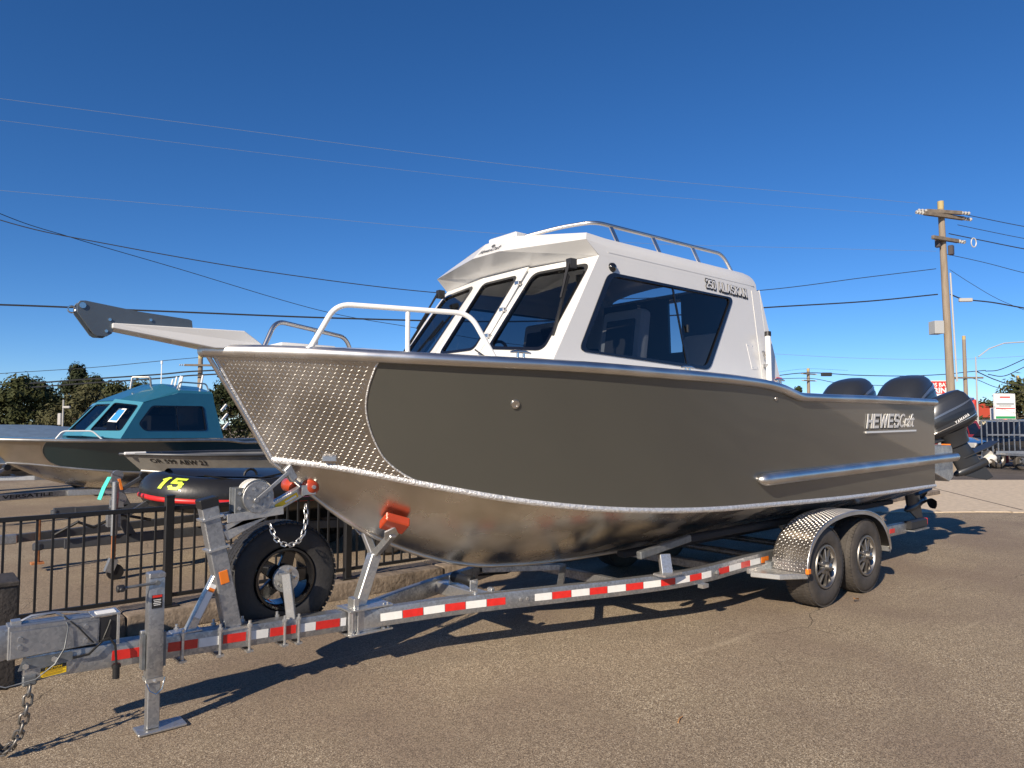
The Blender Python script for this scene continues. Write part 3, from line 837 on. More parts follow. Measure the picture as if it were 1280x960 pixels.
# hull name, through-hull, spray tube, small eye
nh = side_n(.8, .45)
def hs(x, z):
    t = .5
    for _ in range(30):
        p = side(t, .4); t += (x - p.x) / 7.6
    best = min((abs(side(t, v / 100).z - z), v / 100) for v in range(101))[1]
    return side(t, best) + side_n(t, best) * .003
o_ = hs(.985, 1.585); ux_ = (hs(2.2, 1.60) - o_).normalized(); uy_ = (hs(.985, 1.75) - o_).normalized()
block_text('maker_name', 'HEWES', 'decal_black', boat, flat_fn(o_ + ux_ * .016 - uy_ * .012, ux_, uy_, .80, .155), aspect=.80, st=.24, gap=.08, shear=.22, depth=.003)
block_text('maker_name', 'HEWES', 'letter_silver', boat, flat_fn(o_ + V((0, -.002, 0)), ux_, uy_, .79, .15), aspect=.78, st=.18, gap=.12, shear=.22, depth=.006)
text('maker_name', 'Craft', 'letter_silver', boat, o_ + ux_ * .82 + uy_ * .0, ux_, uy_, size=.15, width=.40, bold=.0, shear=.4, depth=.006)
m = MB(); m.beam(hs(.97, 1.545) + V((0, -.004, 0)), hs(2.24, 1.562) + V((0, -.004, 0)), .012, .018); part('maker_underline', m, 'letter_silver', boat)
q = V((-3.377, -.919, 1.756)); n_ = side_n(.1928, .28)
m = MB(); m.lathe([(.001, .008), (.013, .008), (.014, .012), (.027, .011), (.031, 0)], q, n_, 20); part('through_hull', m, 'rail_aluminium', boat, smooth=50)
q = hs(-.72, 1.845); m = MB(); m.lathe([(.001, .006), (.016, .006), (.019, 0)], q, side_n(.55, .1), 14); part('grommet', m, 'stainless', boat)
m = MB(); m.box((-4.295, -.215, 1.415), (.09, .03, .045), R(-25)); part('lifting_tab', m, 'rail_aluminium', boat, bev=.008)
for sg in (-1, 1):
    m = MB(); a, b = V((-.86, sg * 1.20, 1.171)), V((3.54, sg * 1.20, 1.226))
    pts = [a.lerp(b, i / 24) for i in range(25)]
    m.tube([a + V((-.085 * math.cos(k * math.pi / 12), -sg * .05 * (1 - math.sin(k * math.pi / 12)), 0)) for k in range(6)] + pts, [.004 + .048 * math.sin(k * math.pi / 12) ** .8 for k in range(6)] + [.052] * 25, 18); part('spray_tube', m, 'rail_aluminium', boat, smooth=60)

# motor bracket behind the transom
m = MB()
prof = [(2.74, 1.10), (2.74, 1.37), (3.50, 1.37), (3.54, 1.33), (3.54, .98), (3.40, .93)]
m.add([V((x, y, z)) for y in (-1.17, 1.17) for x, z in prof], [tuple(range(5, -1, -1)), tuple(range(6, 12))] + [(i, (i + 1) % 6, (i + 1) % 6 + 6, i + 6) for i in range(6)])
br = part('motor_bracket', m, 'bright_zinc', boat, smooth=0, bev=.006)
m = MB(); m.box((3.545, -1.10, 1.345), (.012, .10, .075)); part('marker', m, 'orange_marker', br)
for y in (-.36, .36):
    m = MB(); m.box((3.5, y, 1.45), (.08, .5, .36)); part('motor_pad', m, 'mill_aluminium', br, bev=.008)

# cabin interior seen through the glass
m = MB(); m.box((-1.6, 0, 1.40), (2.1, 1.8, .02)); part('cabin_floor', m, 'floor_dark', boat)
m = MB(); m.grid([[V((x, -.93, z)), V((x, .93, z))] for x, z in ((-3.18, 2.0), (-3.08, 2.12), (-2.62, 2.16), (-2.52, 2.08), (-2.55, 1.4))]); part('dashboard', m, 'dash', boat, smooth=20)
m = MB(); m.box((-2.72, -.62, 2.25), (.05, .26, .18), Matrix.Rotation(R(-18), 3, 'Y')); part('chart_display', m, 'black_gloss', boat, bev=.01)
m = MB(); m.tube(arc((-2.46, .45, 2.18), .18, 0, 2 * math.pi, 24, (0, 1, 0), (.35, 0, .94)), .014, 8); m.cyl((-2.54, .45, 2.14), (-2.46, .45, 2.18), .03, 10); m.beam((-2.46, .28, 2.18), (-2.46, .62, 2.18), .02, .02); part('steering_wheel', m, 'black_plastic', boat)
def seat(x, y):
    m = MB(); m.box((x, y, 1.93), (.46, .46, .13)); st = part('seat', m, 'seat_grey', boat, bev=.045, seg=3)
    b = MB(); b.box((x + .22, y, 2.25), (.12, .44, .62), Matrix.Rotation(R(9), 3, 'Y')); part('backrest', b, 'seat_grey', st, bev=.05, seg=3)
    b = MB(); b.box((x + .165, y, 2.30), (.03, .30, .36), Matrix.Rotation(R(9), 3, 'Y')); part('seat_panel', b, 'seat_dark', st, bev=.01)
    b = MB(); b.cyl((x, y, 1.4), (x, y, 1.88), .05, 14); part('pedestal', b, 'rail_aluminium', st)
    for s_ in (-1, 1):
        b = MB(); b.box((x + .05, y + s_ * .245, 2.10), (.26, .05, .05)); part('armrest', b, 'seat_dark', st, bev=.015)
seat(-2.08, -.52); seat(-2.08, .48)
m = MB(); m.box((-1.1, -.6, 1.95), (.7, .5, .14)); m.box((-.76, -.6, 2.2), (.12, .5, .5)); part('bench_seat', m, 'seat_grey', boat, bev=.04, seg=2)
m = MB(); m.box((-1.0, .75, 2.05), (.8, .4, .3)); part('galley_box', m, 'dash', boat, bev=.01)

# ---------------------------------------------------------------- outboard motors
def ring(z, cx, af, ab, b, n=40, e=2.7):
    out = []
    for j in range(n):
        a = 2 * math.pi * j / n; c, s_ = math.cos(a), math.sin(a)
        out.append(V((cx + (ab if c > 0 else af) * math.copysign(abs(c) ** (2 / e), c), b * math.copysign(abs(s_) ** (2 / e), s_), z)))
    return out
def ring_at(prof, z):
    k = [herm([p[0] for p in prof], [p[i] for p in prof])(z) for i in range(1, 5)]
    return k
def cowl_patch(mb, prof, a0, a1, zlo, zhi, off, M, n=14, k=6):
    """strip of the cowling lifted by off: a is the bearing in degrees, zlo/zhi functions of 0..1"""
    rows = []
    for i in range(k + 1):
        row = []
        for j in range(n + 1):
            q = j / n; z = zlo(q) + (zhi(q) - zlo(q)) * i / k
            cx, af, ab, b = ring_at(prof, z); a = R(a0 + (a1 - a0) * q); c, s_ = math.cos(a), math.sin(a); e = 2.7
            p = V((cx + (ab + off if c > 0 else af + off) * math.copysign(abs(c) ** (2 / e), c), (b + off) * math.copysign(abs(s_) ** (2 / e), s_), z))
            row.append(M @ p)
        rows.append(row)
    mb.grid(rows)

def outboard(label, loc, tilt, prof, dx, leg_top, gear_z, gear_len, legw, prop_r, big, mats):
    t = thing('outboard_motor', label, 'outboard', loc, 0, 'outboard motors on the bracket of the grey boat', local=True)
    M = Matrix.Rotation(-tilt, 4, 'Y') @ Matrix.Translation((dx, 0, 0))
    m = MB(); zz = [prof[0][0] + (prof[-1][0] - prof[0][0]) * (1 - (1 - i / 22) ** 1.6) for i in range(23)]
    rows = [[M @ p for p in ring(z, *ring_at(prof, z))] for z in zz]
    m.grid(rows, closeu=True); m.poly(rows[0][::-1]); m.poly(rows[-1])
    cw = part('cowling', m, mats[0], t, smooth=50)
    H = prof[-1][0]; z0 = prof[0][0]; h = H - z0
    for s_ in (1, -1):
        p = MB(); cowl_patch(p, prof, -165 * s_, -40 * s_, lambda q: z0 + h * (.26 + .10 * q), lambda q: z0 + h * ((.36 + .36 * math.sin(q * math.pi * .6)) if big else (.27 + .12 * q + .14 * math.sin(math.pi * q))), .006, M)
        part('side_panel', p, 'cowl_dark', cw, smooth=50)
        bl = (lambda q: z0 + h * (.40 + .40 * math.sin(q * math.pi * .60))) if big else (lambda q: z0 + h * (.50 + .14 * q))
        p = MB(); cowl_patch(p, prof, -160 * s_, -22 * s_, bl, lambda q: bl(q) + h * .055 * math.sin(math.pi * (.12 + .8 * q)), .008, M, n=22)
        part('cowling_stripe', p, 'cowl_light', cw, smooth=50)
        p = MB(); cowl_patch(p, prof, -150 * s_, -40 * s_, lambda q: z0 + h * (.17 + .06 * q), lambda q: z0 + h * (.19 + .06 * q), .008, M)
        part('cowling_trim', p, 'chrome_letter' if not big else 'cowl_light', cw, smooth=50)
    p = MB(); cowl_patch(p, prof, 0, 360, lambda q: z0 + h * .10, lambda q: z0 + h * .125, .005, M, n=40, k=1); part('parting_seam', p, 'cowl_dark', cw)
    cx, af, ab, b = ring_at(prof, z0 + h * .33)
    tw = .20 if not big else .22; M3 = M.to_3x3(); lo_ = z0 + h * (.22 if not big else .30)
    block_text('maker_name', 'YAMAHA', 'letter_silver', cw, lambda x, y, z: M @ V((cx - .02 + tw * x, -b - .012 - z, lo_ + (.036 if not big else .05) * y + .03 * x)), gap=.2, st=.24, depth=.003)
    # upper case, leg, anti-ventilation plate, gearcase, skeg
    m = MB(); c0 = prof[0]
    secs = [(z0 + .01, .0, .80, .85), (z0 - .06, 0, .62, .7), (leg_top - .14, -.01, .5, .5), (gear_z + .32, -.02, .42, .34), (gear_z + .16, 0, .46, .30), (gear_z + .04, .02, .5, .26)]
    if not big: secs = [(z, cx_, k * (1.0 if i < 2 else 1.25), w_ * (1 if i < 2 else 1.2)) for i, (z, cx_, k, w_) in enumerate(secs)]
    rows = [[M @ p for p in ring(z, cx_, c0[2] * k, c0[3] * k * .9, legw * w_ / .5, 20, 2.3)] for z, cx_, k, w_ in secs]
    m.grid(rows, closeu=True); m.poly(rows[-1]); lg = part('leg', m, mats[1], t, smooth=50)
    m = MB(); a = gear_len
    m.plate([M @ V(p) for p in ((-.10, -.02, gear_z + .17), (-.02, -.09 * a / .5, gear_z + .17), (.30, -.13 * a / .5, gear_z + .18), (.48 * a / .5, -.09, gear_z + .19), (.48 * a / .5, .09, gear_z + .19), (.30, .13 * a / .5, gear_z + .18), (-.02, .09 * a / .5, gear_z + .17), (-.10, .02, gear_z + .17))], th=.014, n=M.to_3x3() @ V((0, 0, 1))); part('ventilation_plate', m, mats[1], lg, bev=.003)
    m = MB(); m.lathe([(.001, -a * .55), (.028, -a * .5), (.052, -a * .34), (.060, -a * .05), (.058, a * .2), (.05, a * .38), (.045, a * .46)], M @ V((.03, 0, gear_z)), M.to_3x3() @ V((1, 0, 0)), 20); part('gearcase', m, mats[1], lg, smooth=50)
    m = MB(); m.plate([M @ V(p) for p in ((-.14 * a / .5, -.010, gear_z - .04), (.14 * a / .5, -.010, gear_z - .24 * a / .5), (.24 * a / .5, -.010, gear_z - .235 * a / .5), (.20 * a / .5, -.010, gear_z - .03))], th=.02, n=(0, -1, 0)); part('skeg', m, mats[1], lg, bev=.004)
    pc = M @ V((.03 + a * .50, 0, gear_z)); pa = (M.to_3x3() @ V((1, 0, 0))).normalized()
    m = MB(); m.lathe([(.046, -.03), (.05, 0), (.05, .07), (.03, .10), (.001, .11)], pc, pa, 18); pr = part('propeller', m, mats[2], t, smooth=50)
    u = pa.orthogonal().normalized(); w = pa.cross(u)
    for k in range(3):
        an = 2 * math.pi * k / 3 + .6; rows = []
        for i in range(7):
            q = i / 6; rr = .045 + (prop_r - .045) * q; wd = (.42 + .28 * math.sin(math.pi * min(1, q * .8 + .15))) * (1 - .75 * max(0, q - .6) ** 1.3)
            row = []
            for j in (-1, -.3, .3, 1):
                aa = an + j * wd; row.append(pc + (u * math.cos(aa) + w * math.sin(aa)) * rr + pa * (.03 + j * .045 * (1.1 - q * .5)))
            rows.append(row)
        b_ = MB(); b_.grid(rows); b_.v = b_.v; part('blade', b_, mats[2], pr, smooth=60)
    # clamp bracket on the boat's bracket
    m = MB()
    for s_ in (-1, 1): m.box((.03, s_ * (.15 if big else .11), -.06), (.16 if big else .10, .04, .42 if big else .26))
    m.box((.10 if big else .07, 0, -.08), (.14, .22 if big else .16, .24)); m.beam((.12, 0, -.05), M @ V((-dx * .2, 0, z0 - .02)), .16 if big else .11, .12)
    part('swivel_bracket', m, mats[1], t, bev=.012)
    for q in ((.02, .10), (.05, -.06), (-.03, .02)):
        m = MB(); m.tube([(-.08, q[1] * 2, .0), (-.02, q[1] * 2, .16), (.2, q[1] * 1.4, .14)], .012, 8); part('cable', m, 'cable_black', t)
    return t

BIG = [(0, .0, .43, .42, .24), (.07, 0, .53, .49, .31), (.2, .02, .545, .505, .342), (.38, .06, .52, .48, .34), (.54, .11, .455, .43, .318), (.65, .15, .375, .375, .278), (.725, .18, .285, .305, .218), (.765, .20, .18, .205, .135), (.78, .21, .04, .05, .03)]
for y, lab in ((-.38, 'big dark blue grey outboard on the motor bracket, next to the small kicker'), (.42, 'big dark blue grey outboard on the motor bracket, on the side away from the kicker')):
    outboard(lab, (3.60, y, 1.40), R(9), BIG, .66, .15, -1.02, .58, .10, .19, True, ('cowl', 'leg_paint', 'cowl_dark'))
SM = [(-.12, .0, .27, .28, .13), (-.08, 0, .33, .34, .175), (.02, .005, .345, .365, .195), (.13, .015, .335, .365, .19), (.23, .03, .29, .33, .17), (.31, .05, .215, .26, .13), (.345, .06, .13, .16, .075), (.352, .065, .02, .03, .02)]
kick = outboard('small dark kicker outboard tilted up at the port corner of the grey boat, white propeller', (3.54, -.70, 1.445), R(24), SM, .50, -.16, -.64, .46, .095, .12, False, ('cowl', 'leg_paint', 'prop_white'))
kick.rotation_euler.z = R(-43)

# ---------------------------------------------------------------- galvanised tandem trailer under the grey boat
tr = thing('boat_trailer', 'galvanised tandem axle boat trailer with red and white reflective strips, under the grey boat', 'trailer', (-1.3, 0, 0))
TOFF = V((-1.3, 0, 0))
ztop_t = lambda x: .472 + (x + 5.45) * (.405 - .472) / (5.45 - 3.98)
def rpath(x):
    if x < -1.75: return .08 + (x + 3.98) * .72 / 2.23
    if x < -1.0:
        s_ = (x + 1.75) / .75; return .80 + .105 * (1 - (1 - s_) ** 2)
    return .905
rz = herm([-4.05, -3.9, -3.4, -2.6, -2.08, -1.44, -.87, -.2, 1.0, 2.8], [.403, .407, .428, .436, .440, .455, .475, .480, .475, .462])
# tongue
m = MB(); m.beam((-5.82, 0, ztop_t(-5.82) - .0625), (-3.72, 0, ztop_t(-3.72) - .0625), .105, .125); part('tongue', m, 'galvanised', tr, bev=.008, seg=2)
for sg in (-1, 1):
    rows = []
    for i in range(66):
        x = -4.0 + 6.75 * (i / 65); y = sg * rpath(x); zt = rz(x); n_ = V((0, -sg, 0))
        rows.append([V((x, y, zt - .122)), V((x, y, zt)), V((x, y - sg * .068, zt)), V((x, y - sg * .068, zt - .122))])
    m = MB(); m.grid(rows, closeu=True); m.poly(rows[0]); m.poly(rows[-1][::-1]); part('frame_rail', m, 'galvanised', tr, bev=.007, seg=2)
# reflective strips
def tape_on_rail(x0, x1, mt, sg=-1):
    p, q = V((x0 + .003, sg * rpath(x0), rz(x0) - .061)), V((x1 - .003, sg * rpath(x1), rz(x1) - .061))
    d = (q - p).normalized(); o_ = d.cross(V((0, 0, 1))) * .0012
    if o_.y * sg < 0: o_ = -o_
    m = MB(); m.beam(p + o_, q + o_, .003, .05); part('reflective_strip', m, mt, tr)
edges = [-3.869, -3.725, -3.588, -3.442, -3.299, -3.151, -3.013]
for i in range(6): tape_on_rail(edges[i], edges[i + 1], 'tape_white' if i % 2 == 0 else 'tape_red')
edges = [-2.798, -2.664, -2.513, -2.367, -2.221, -2.067, -1.917, -1.763, -1.628, -1.478, -1.345, -1.228]
for i in range(11): tape_on_rail(edges[i], edges[i + 1], 'tape_white' if i % 2 == 0 else 'tape_red')
edges = [-1.13, -.98, -.80, -.655, -.49]
for i in range(4): tape_on_rail(edges[i], edges[i + 1], 'tape_red' if i % 2 == 0 else 'tape_white')
tape_on_rail(-.475, -.35, 'orange_marker'); tape_on_rail(2.28, 2.42, 'tape_red')
for a, b, mt in ((-5.439, -5.304, 'tape_red'), (-5.164, -5.007, 'tape_red'), (-5.0, -4.885, 'tape_white'), (-4.866, -4.735, 'tape_red'), (-4.705, -4.60, 'tape_white'), (-4.587, -4.425, 'tape_red'), (-4.399, -4.296, 'tape_white'), (-4.293, -4.13, 'tape_red'), (-4.12, -4.085, 'decal_white')):
    m = MB(); m.beam((a, -.0537, ztop_t(a) - .0625), (b, -.0537, ztop_t(b) - .0625), .003, .05); part('reflective_strip', m, mt, tr)
# bolts in the rail
def hexbolt(c, d, r=.012, h=.012, parent=tr, mt='bright_zinc'):
    m = MB(); m.cyl(c, V(c) + V(d) * h, r, 6); part('bolt', m, mt, parent)
for x in (-2.905, -2.855): hexbolt((x, -rpath(x), rz(x) - .062), (0, -1, 0), .013, .012)
hexbolt((-1.165, -rpath(-1.165) - .0, rz(-1.165) - .06), (0, -1, 0), .017, .02)
# joint of tongue and rails: two plates clamped by long bolts
m = MB(); m.box((-3.93, -.075, .345), (.30, .018, .155)); m.box((-3.93, .075, .345), (.30, .018, .155)); cl = part('tongue_clamp', m, 'bright_zinc', tr, bev=.004)
for x in (-4.06, -4.02, -3.83, -3.80):
    m = MB(); m.cyl((x, -.095, .25), (x, -.095, .435), .0065, 8); m.cyl((x, -.095, .265), (x, -.095, .278), .014, 6); m.cyl((x, -.095, .412), (x, -.095, .424), .014, 6); part('clamp_bolt', m, 'bright_zinc', cl)
m = MB(); m.box((-3.93, -.02, .418), (.32, .2, .012)); m.box((-3.93, -.02, .262), (.32, .2, .012)); part('clamp_plate', m, 'bright_zinc', cl, bev=.002)
m = MB(); m.cyl((-3.90, -.084, .345), (-3.90, -.10, .345), .014, 12); part('side_marker', m, 'orange_marker', cl)
def ubolt(x, w=.125, zt=None, zb=None, parent=tr):
    zt = ztop_t(x) + .03 if zt is None else zt
    m = MB()
    for s_ in (-1, 1): m.cyl((x, s_ * .062, zt - .19), (x, s_ * .062, zt), .0085, 8); m.cyl((x, s_ * .062, zt - .035), (x, s_ * .062, zt - .02), .015, 6)
    m.box((x, 0, zt - .178), (.04, .15, .012)); part('u_bolt', m, 'bright_zinc', parent)
for x in (-5.09, -4.885, -4.715, -4.50, -4.41): ubolt(x)
# cross members and the V plates behind the joint
for x, w in ((-1.95, .74), (-.95, .905), (1.9, .905), (2.6, .905)):
    m = MB(); m.beam((x, -w + .03, rz(x) - .08), (x, w - .03, rz(x) - .08), .06, .07); part('cross_member', m, 'galvanised', tr, bev=.005)
m = MB(); m.beam((-2.55, -.47, .40), (-2.05, .0, .43), .05, .05); m.beam((-2.05, 0, .43), (-2.55, .47, .40), .05, .05); part('cross_member', m, 'galvanised', tr, bev=.004)
m = MB(); m.beam((-3.10, -.33, .372), (-3.10, .33, .372), .10, .09); cm = part('keel_roller_beam', m, 'bright_zinc', tr, bev=.005)
for s_ in (-.13, .13):
    b = MB(); b.box((-3.10, s_, .445), (.07, .012, .09)); part('roller_bracket', b, 'bright_zinc', cm, bev=.003)
b = MB(); b.lathe([(.001, -.12), (.034, -.12), (.045, -.10), (.030, 0), (.045, .10), (.034, .12), (.001, .12)], (-3.10, 0, .475), (0, 1, 0), 18); part('keel_roller', b, 'black_rubber', cm, smooth=50)
b = MB(); b.cyl((-3.10, -.17, .475), (-3.10, .17, .475), .011, 10); part('roller_pin', b, 'bright_zinc', cm)
for x in (-3.2, -3.05):
    b = MB(); b.box((x, -.27, .435), (.03, .05, .03)); part('nut_plate', b, 'bright_zinc', cm, bev=.004)
# axles and wheels
for x in (0, .83):
    m = MB(); m.cyl((x, -1.02, .355), (x, 1.02, .355), .032, 12); part('axle', m, 'galvanised', tr)
for sg in (-1, 1):
    m = MB(); m.beam((-.45, sg * .955, .37), (1.3, sg * .955, .37), .06, .09); part('spring_hanger', m, 'zinc_dull', tr, bev=.004)

TYRE = [(.198, -.088), (.205, -.104), (.222, -.112), (.27, -.1165), (.315, -.112), (.338, -.100), (.350, -.082), (.355, -.05), (.3565, 0), (.355, .05), (.350, .082), (.338, .100), (.315, .112), (.27, .1165), (.222, .112), (.205, .104), (.198, .088)]
def tread_blocks(mb, c, n=58):
    """grooves read between rows of low blocks round the tread"""
    for k in range(n):
        a = 2 * math.pi * k / n
        for y, off, w in ((-.086, 0, .034), (-.045, .5, .030), (0, 0, .030), (.045, .5, .030), (.086, 0, .034)):
            aa = a + off * 2 * math.pi / n; r_ = .3530 if abs(y) < .07 else .3465
            M_ = Matrix.Rotation(-aa, 3, 'Y')
            q = MB(); q.box((r_, 0, 0), (.010, w, 2 * math.pi * .355 / n * .74)); 
            mb.add([V(c) + M_ @ p + V((0, y, 0)) for p in q.v], q.f)
def wheel(rim, spoke, tyrem, fat, parent=tr, hubcap=True):
    """wheel with its outer face to -Y, centred on the trailer's own origin"""
    c = TOFF
    m = MB(); m.lathe([(.196, -.10), (.190, -.112), (.183, -.110), (.172, -.085), (.166, -.02), (.160, .06), (.19, .10), (.196, .10)], c, (0, 1, 0), 48)
    w = part('wheel', m, 'rim_dark' if not fat else rim, parent, smooth=40)
    m = MB(); m.lathe([(.197, -.098), (.193, -.113), (.180, -.114), (.168, -.096), (.163, -.07)], c, (0, 1, 0), 48); part('rim_lip', m, rim, w, smooth=40)
    m = MB(); m.lathe(TYRE, c, (0, 1, 0), 56); part('tyre', m, tyrem, w, smooth=40)
    m = MB(); tread_blocks(m, c); part('tread', m, tyrem, w, smooth=0, kind='stuff')
    for k in range(5):
        a = 2 * math.pi * k / 5 + .3; M_ = Matrix.Rotation(a, 3, 'Y'); m = MB()
        if fat:
            q = [(-.05, 0, .04), (.05, 0, .04), (.036, 0, .185), (-.036, 0, .185)]
            m.plate([c + M_ @ (V(p) + V((0, -.06, 0))) for p in q], th=.03, n=(0, -1, 0))
        else:
            for s_ in (-1, 1):
                m.beam(c + M_ @ V((s_ * .010, -.098, .035)), c + M_ @ V((s_ * .050, -.086, .172)), .024, .03, up=(0, 1, 0), w2=.018)
            m.beam(c + M_ @ V((0, -.100, .035)), c + M_ @ V((0, -.094, .085)), .046, .03, up=(0, 1, 0), w2=.03)
        part('spoke', m, spoke, w, bev=.004)
    m = MB(); m.lathe([(.001, -.055), (.165, -.05), (.165, -.03), (.001, -.03)] if not fat else [(.001, -.03), (.05, -.03), (.05, -.01)], c, (0, 1, 0), 32); part('brake_disc', m, 'rim_dark', w)
    if hubcap:
        m = MB(); m.lathe([(.001, -.155), (.024, -.153), (.034, -.146), (.038, -.09), (.052, -.082), (.056, -.07)], c, (0, 1, 0), 24); part('hub_cap', m, rim, w, smooth=40)
        for k in range(5):
            a = 2 * math.pi * (k + .5) / 5 + .3; q = c + V((math.sin(a) * .052, -.08, math.cos(a) * .052))
            m = MB(); m.cyl(q, q + V((0, -.025, 0)), .0085, 6); part('wheel_nut', m, 'bright_zinc', w)
    return w
w0 = wheel('rim_alloy', 'rim_spoke', 'tyre', False)
w0.location = V((0, -1.157, .3565)) - TOFF
for x, y, rt in ((.83, -1.157, 0), (0, 1.157, math.pi), (.83, 1.157, math.pi)): clone(w0, tr, V((x, y, .3565)) - TOFF, rt)
ws = wheel('rim_black', 'rim_black', 'spare_tyre_rubber', True, hubcap=False)
ws.location = V((-4.43, .21, .645)) - TOFF; ws['label'] = 'spare wheel with glossy black rim'
# spare carrier
m = MB(); m.beam((-4.44, -.02, .42), (-4.47, .0, .70), .055, .055); m.box((-4.46, .05, .665), (.05, .10, .05)); sc = part('spare_carrier', m, 'bright_zinc', tr, bev=.004)
m = MB(); m.cyl((-4.43, .09, .645), (-4.43, .115, .645), .085, 28); part('carrier_plate', m, 'bright_zinc', sc, bev=.002)
for k in range(5):
    a = 2 * math.pi * k / 5; m = MB(); q = V((-4.43 + .057 * math.cos(a), .092, .645 + .057 * math.sin(a))); m.cyl(q, q + V((0, -.02, 0)), .011, 6); part('bolt', m, 'stainless', sc)

# fenders of tread plate
FP = [(-.425, .355), (-.415, .45), (-.37, .55), (-.28, .645), (-.14, .725), (.05, .778), (.25, .803), (.45, .812), (.65, .806), (.84, .78), (1.02, .725), (1.15, .645), (1.24, .54), (1.285, .44), (1.295, .37)]
fx = herm([i / 14 for i in range(15)], [p[0] for p in FP]); fz = herm([i / 14 for i in range(15)], [p[1] for p in FP])
for sg in (-1, 1):
    m = MB(); m.grid([[V((fx(i / 42), sg * (1.305 - .325 * j / 4), fz(i / 42))) for j in range(5)] for i in range(43)]); fd = part('fender', m, 'fender_tread', tr, smooth=30, label='tread plate fender over the tandem wheels')
    m = MB(); m.grid([[V((fx(i / 42), sg * 1.305, fz(i / 42))), V((fx(i / 42) + (.415 - fx(i / 42)) * .03, sg * 1.306, fz(i / 42) - .035))] for i in range(43)])
    m.tube([V((fx(i / 42), sg * 1.305, fz(i / 42))) for i in range(43)], .007, 8); part('fender_lip', m, 'rail_aluminium', fd, smooth=50)
    lg = MB(); L = 0; prev = None; s_acc = 0; pitch = .026; N = 900; nxt = pitch / 2; i = 0
    for k in range(1, N + 1):
        a, b = V((fx((k - 1) / N), 0, fz((k - 1) / N))), V((fx(k / N), 0, fz(k / N))); s_acc += (b - a).length
        if s_acc >= nxt:
            nxt += pitch; i += 1; t_ = (b - a).normalized(); n_ = V((0, 1, 0)).cross(t_); n_ = n_ if n_.dot(b - V((.43, 0, .2))) > 0 else -n_
            for j in range(12):
                c = V((b.x, sg * (1.291 - .026 * j), b.z)); d = (t_ + V((0, 1, 0)) * (1 if (i + j) % 2 else -1)).normalized(); e_ = n_.cross(d)
                lg.add([c + d * .0145, c + e_ * .0048, c - d * .0145, c - e_ * .0048, c + d * .006 + n_ * .0042, c - d * .006 + n_ * .0042], [(0, 1, 4), (1, 2, 5, 4), (2, 3, 5), (3, 0, 4, 5)])
    part('tread_lugs', lg, 'lug_aluminium', fd, smooth=0, kind='stuff')
    m = MB(); m.plate([(-.70, sg * .93, .352), (-.62, sg * 1.16, .352), (-.40, sg * 1.30, .352), (-.40, sg * .93, .352)], th=.045, n=(0, 0, 1)); m.beam((-.72, sg * .92, .36), (-.40, sg * .92, .36), .03, .05); fs = part('fender_step', m, 'bright_zinc', fd, bev=.005)
    b = MB(); b.box((-.425, sg * 1.312, .375), (.05, .03, .045)); part('marker_lamp', b, 'orange_marker', fd, bev=.006)
    b = MB(); b.box((1.30, sg * 1.24, .37), (.04, .09, .05)); part('fender_bracket', b, 'bright_zinc', fd, bev=.004)
b = MB(); b.box((-.413, -1.12, .415), (.004, .11, .045)); part('fender_sticker', b, 'decal_white', tr)
# bunks
for sg in (-1, 1):
    m = MB(); m.beam((-1.72, sg * .82, rz(-1.7)), (-1.70, sg * .78, .60), .09, .05); m.box((-1.72, sg * .83, rz(-1.7) + .01), (.22, .12, .02)); part('bunk_post', m, 'bright_zinc', tr, bev=.004)
    for x in (.2, 1.9):
        m = MB(); m.beam((x, sg * .86, rz(x) - .02), (x, sg * .74, .66), .08, .05); part('bunk_post', m, 'galvanised', tr, bev=.004)
    m = MB(); m.beam((-2.0, sg * .77, .622), (-1.35, sg * .77, .690), .05, .06); part('bunk', m, 'zinc_dull', tr, bev=.008)
    m = MB(); m.beam((-1.35, sg * .74, .68), (2.7, sg * .74, .70), .10, .05); part('bunk', m, 'carpet', tr, bev=.008)
    m = MB(); m.beam((-1.7, sg * .33, .535), (2.6, sg * .33, .56), .09, .05); part('bunk', m, 'carpet', tr, bev=.008)
    # drooping brake line and guide under the rail
    m = MB(); m.tube([(-2.6, sg * .45, .36), (-2.2, sg * .56, .31), (-1.8, sg * .7, .33)], .008, 6); part('brake_line', m, 'cable_black', tr)
m = MB(); m.box((-1.35, -.90, rz(-1.35) - .135), (.08, .05, .03)); part('line_clip', m, 'bright_zinc', tr)
# step boards seen in the dark below the hull
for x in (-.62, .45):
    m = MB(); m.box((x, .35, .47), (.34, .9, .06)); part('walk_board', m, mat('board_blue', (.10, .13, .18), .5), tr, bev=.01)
# tail: rail ends with lamp box and skid
for sg in (-1, 1):
    m = MB(); m.box((3.0, sg * .92, .43), (.5, .09, .10)); tl = part('tail_box', m, 'black_plastic', tr, bev=.012)
    b = MB(); b.box((3.0, sg * .93, .368), (.46, .12, .016)); part('lamp_bracket', b, 'galvanised', tl)
    b = MB(); b.box((3.26, sg * .92, .44), (.02, .08, .08)); part('tail_lamp', b, 'decal_red', tl, bev=.006)
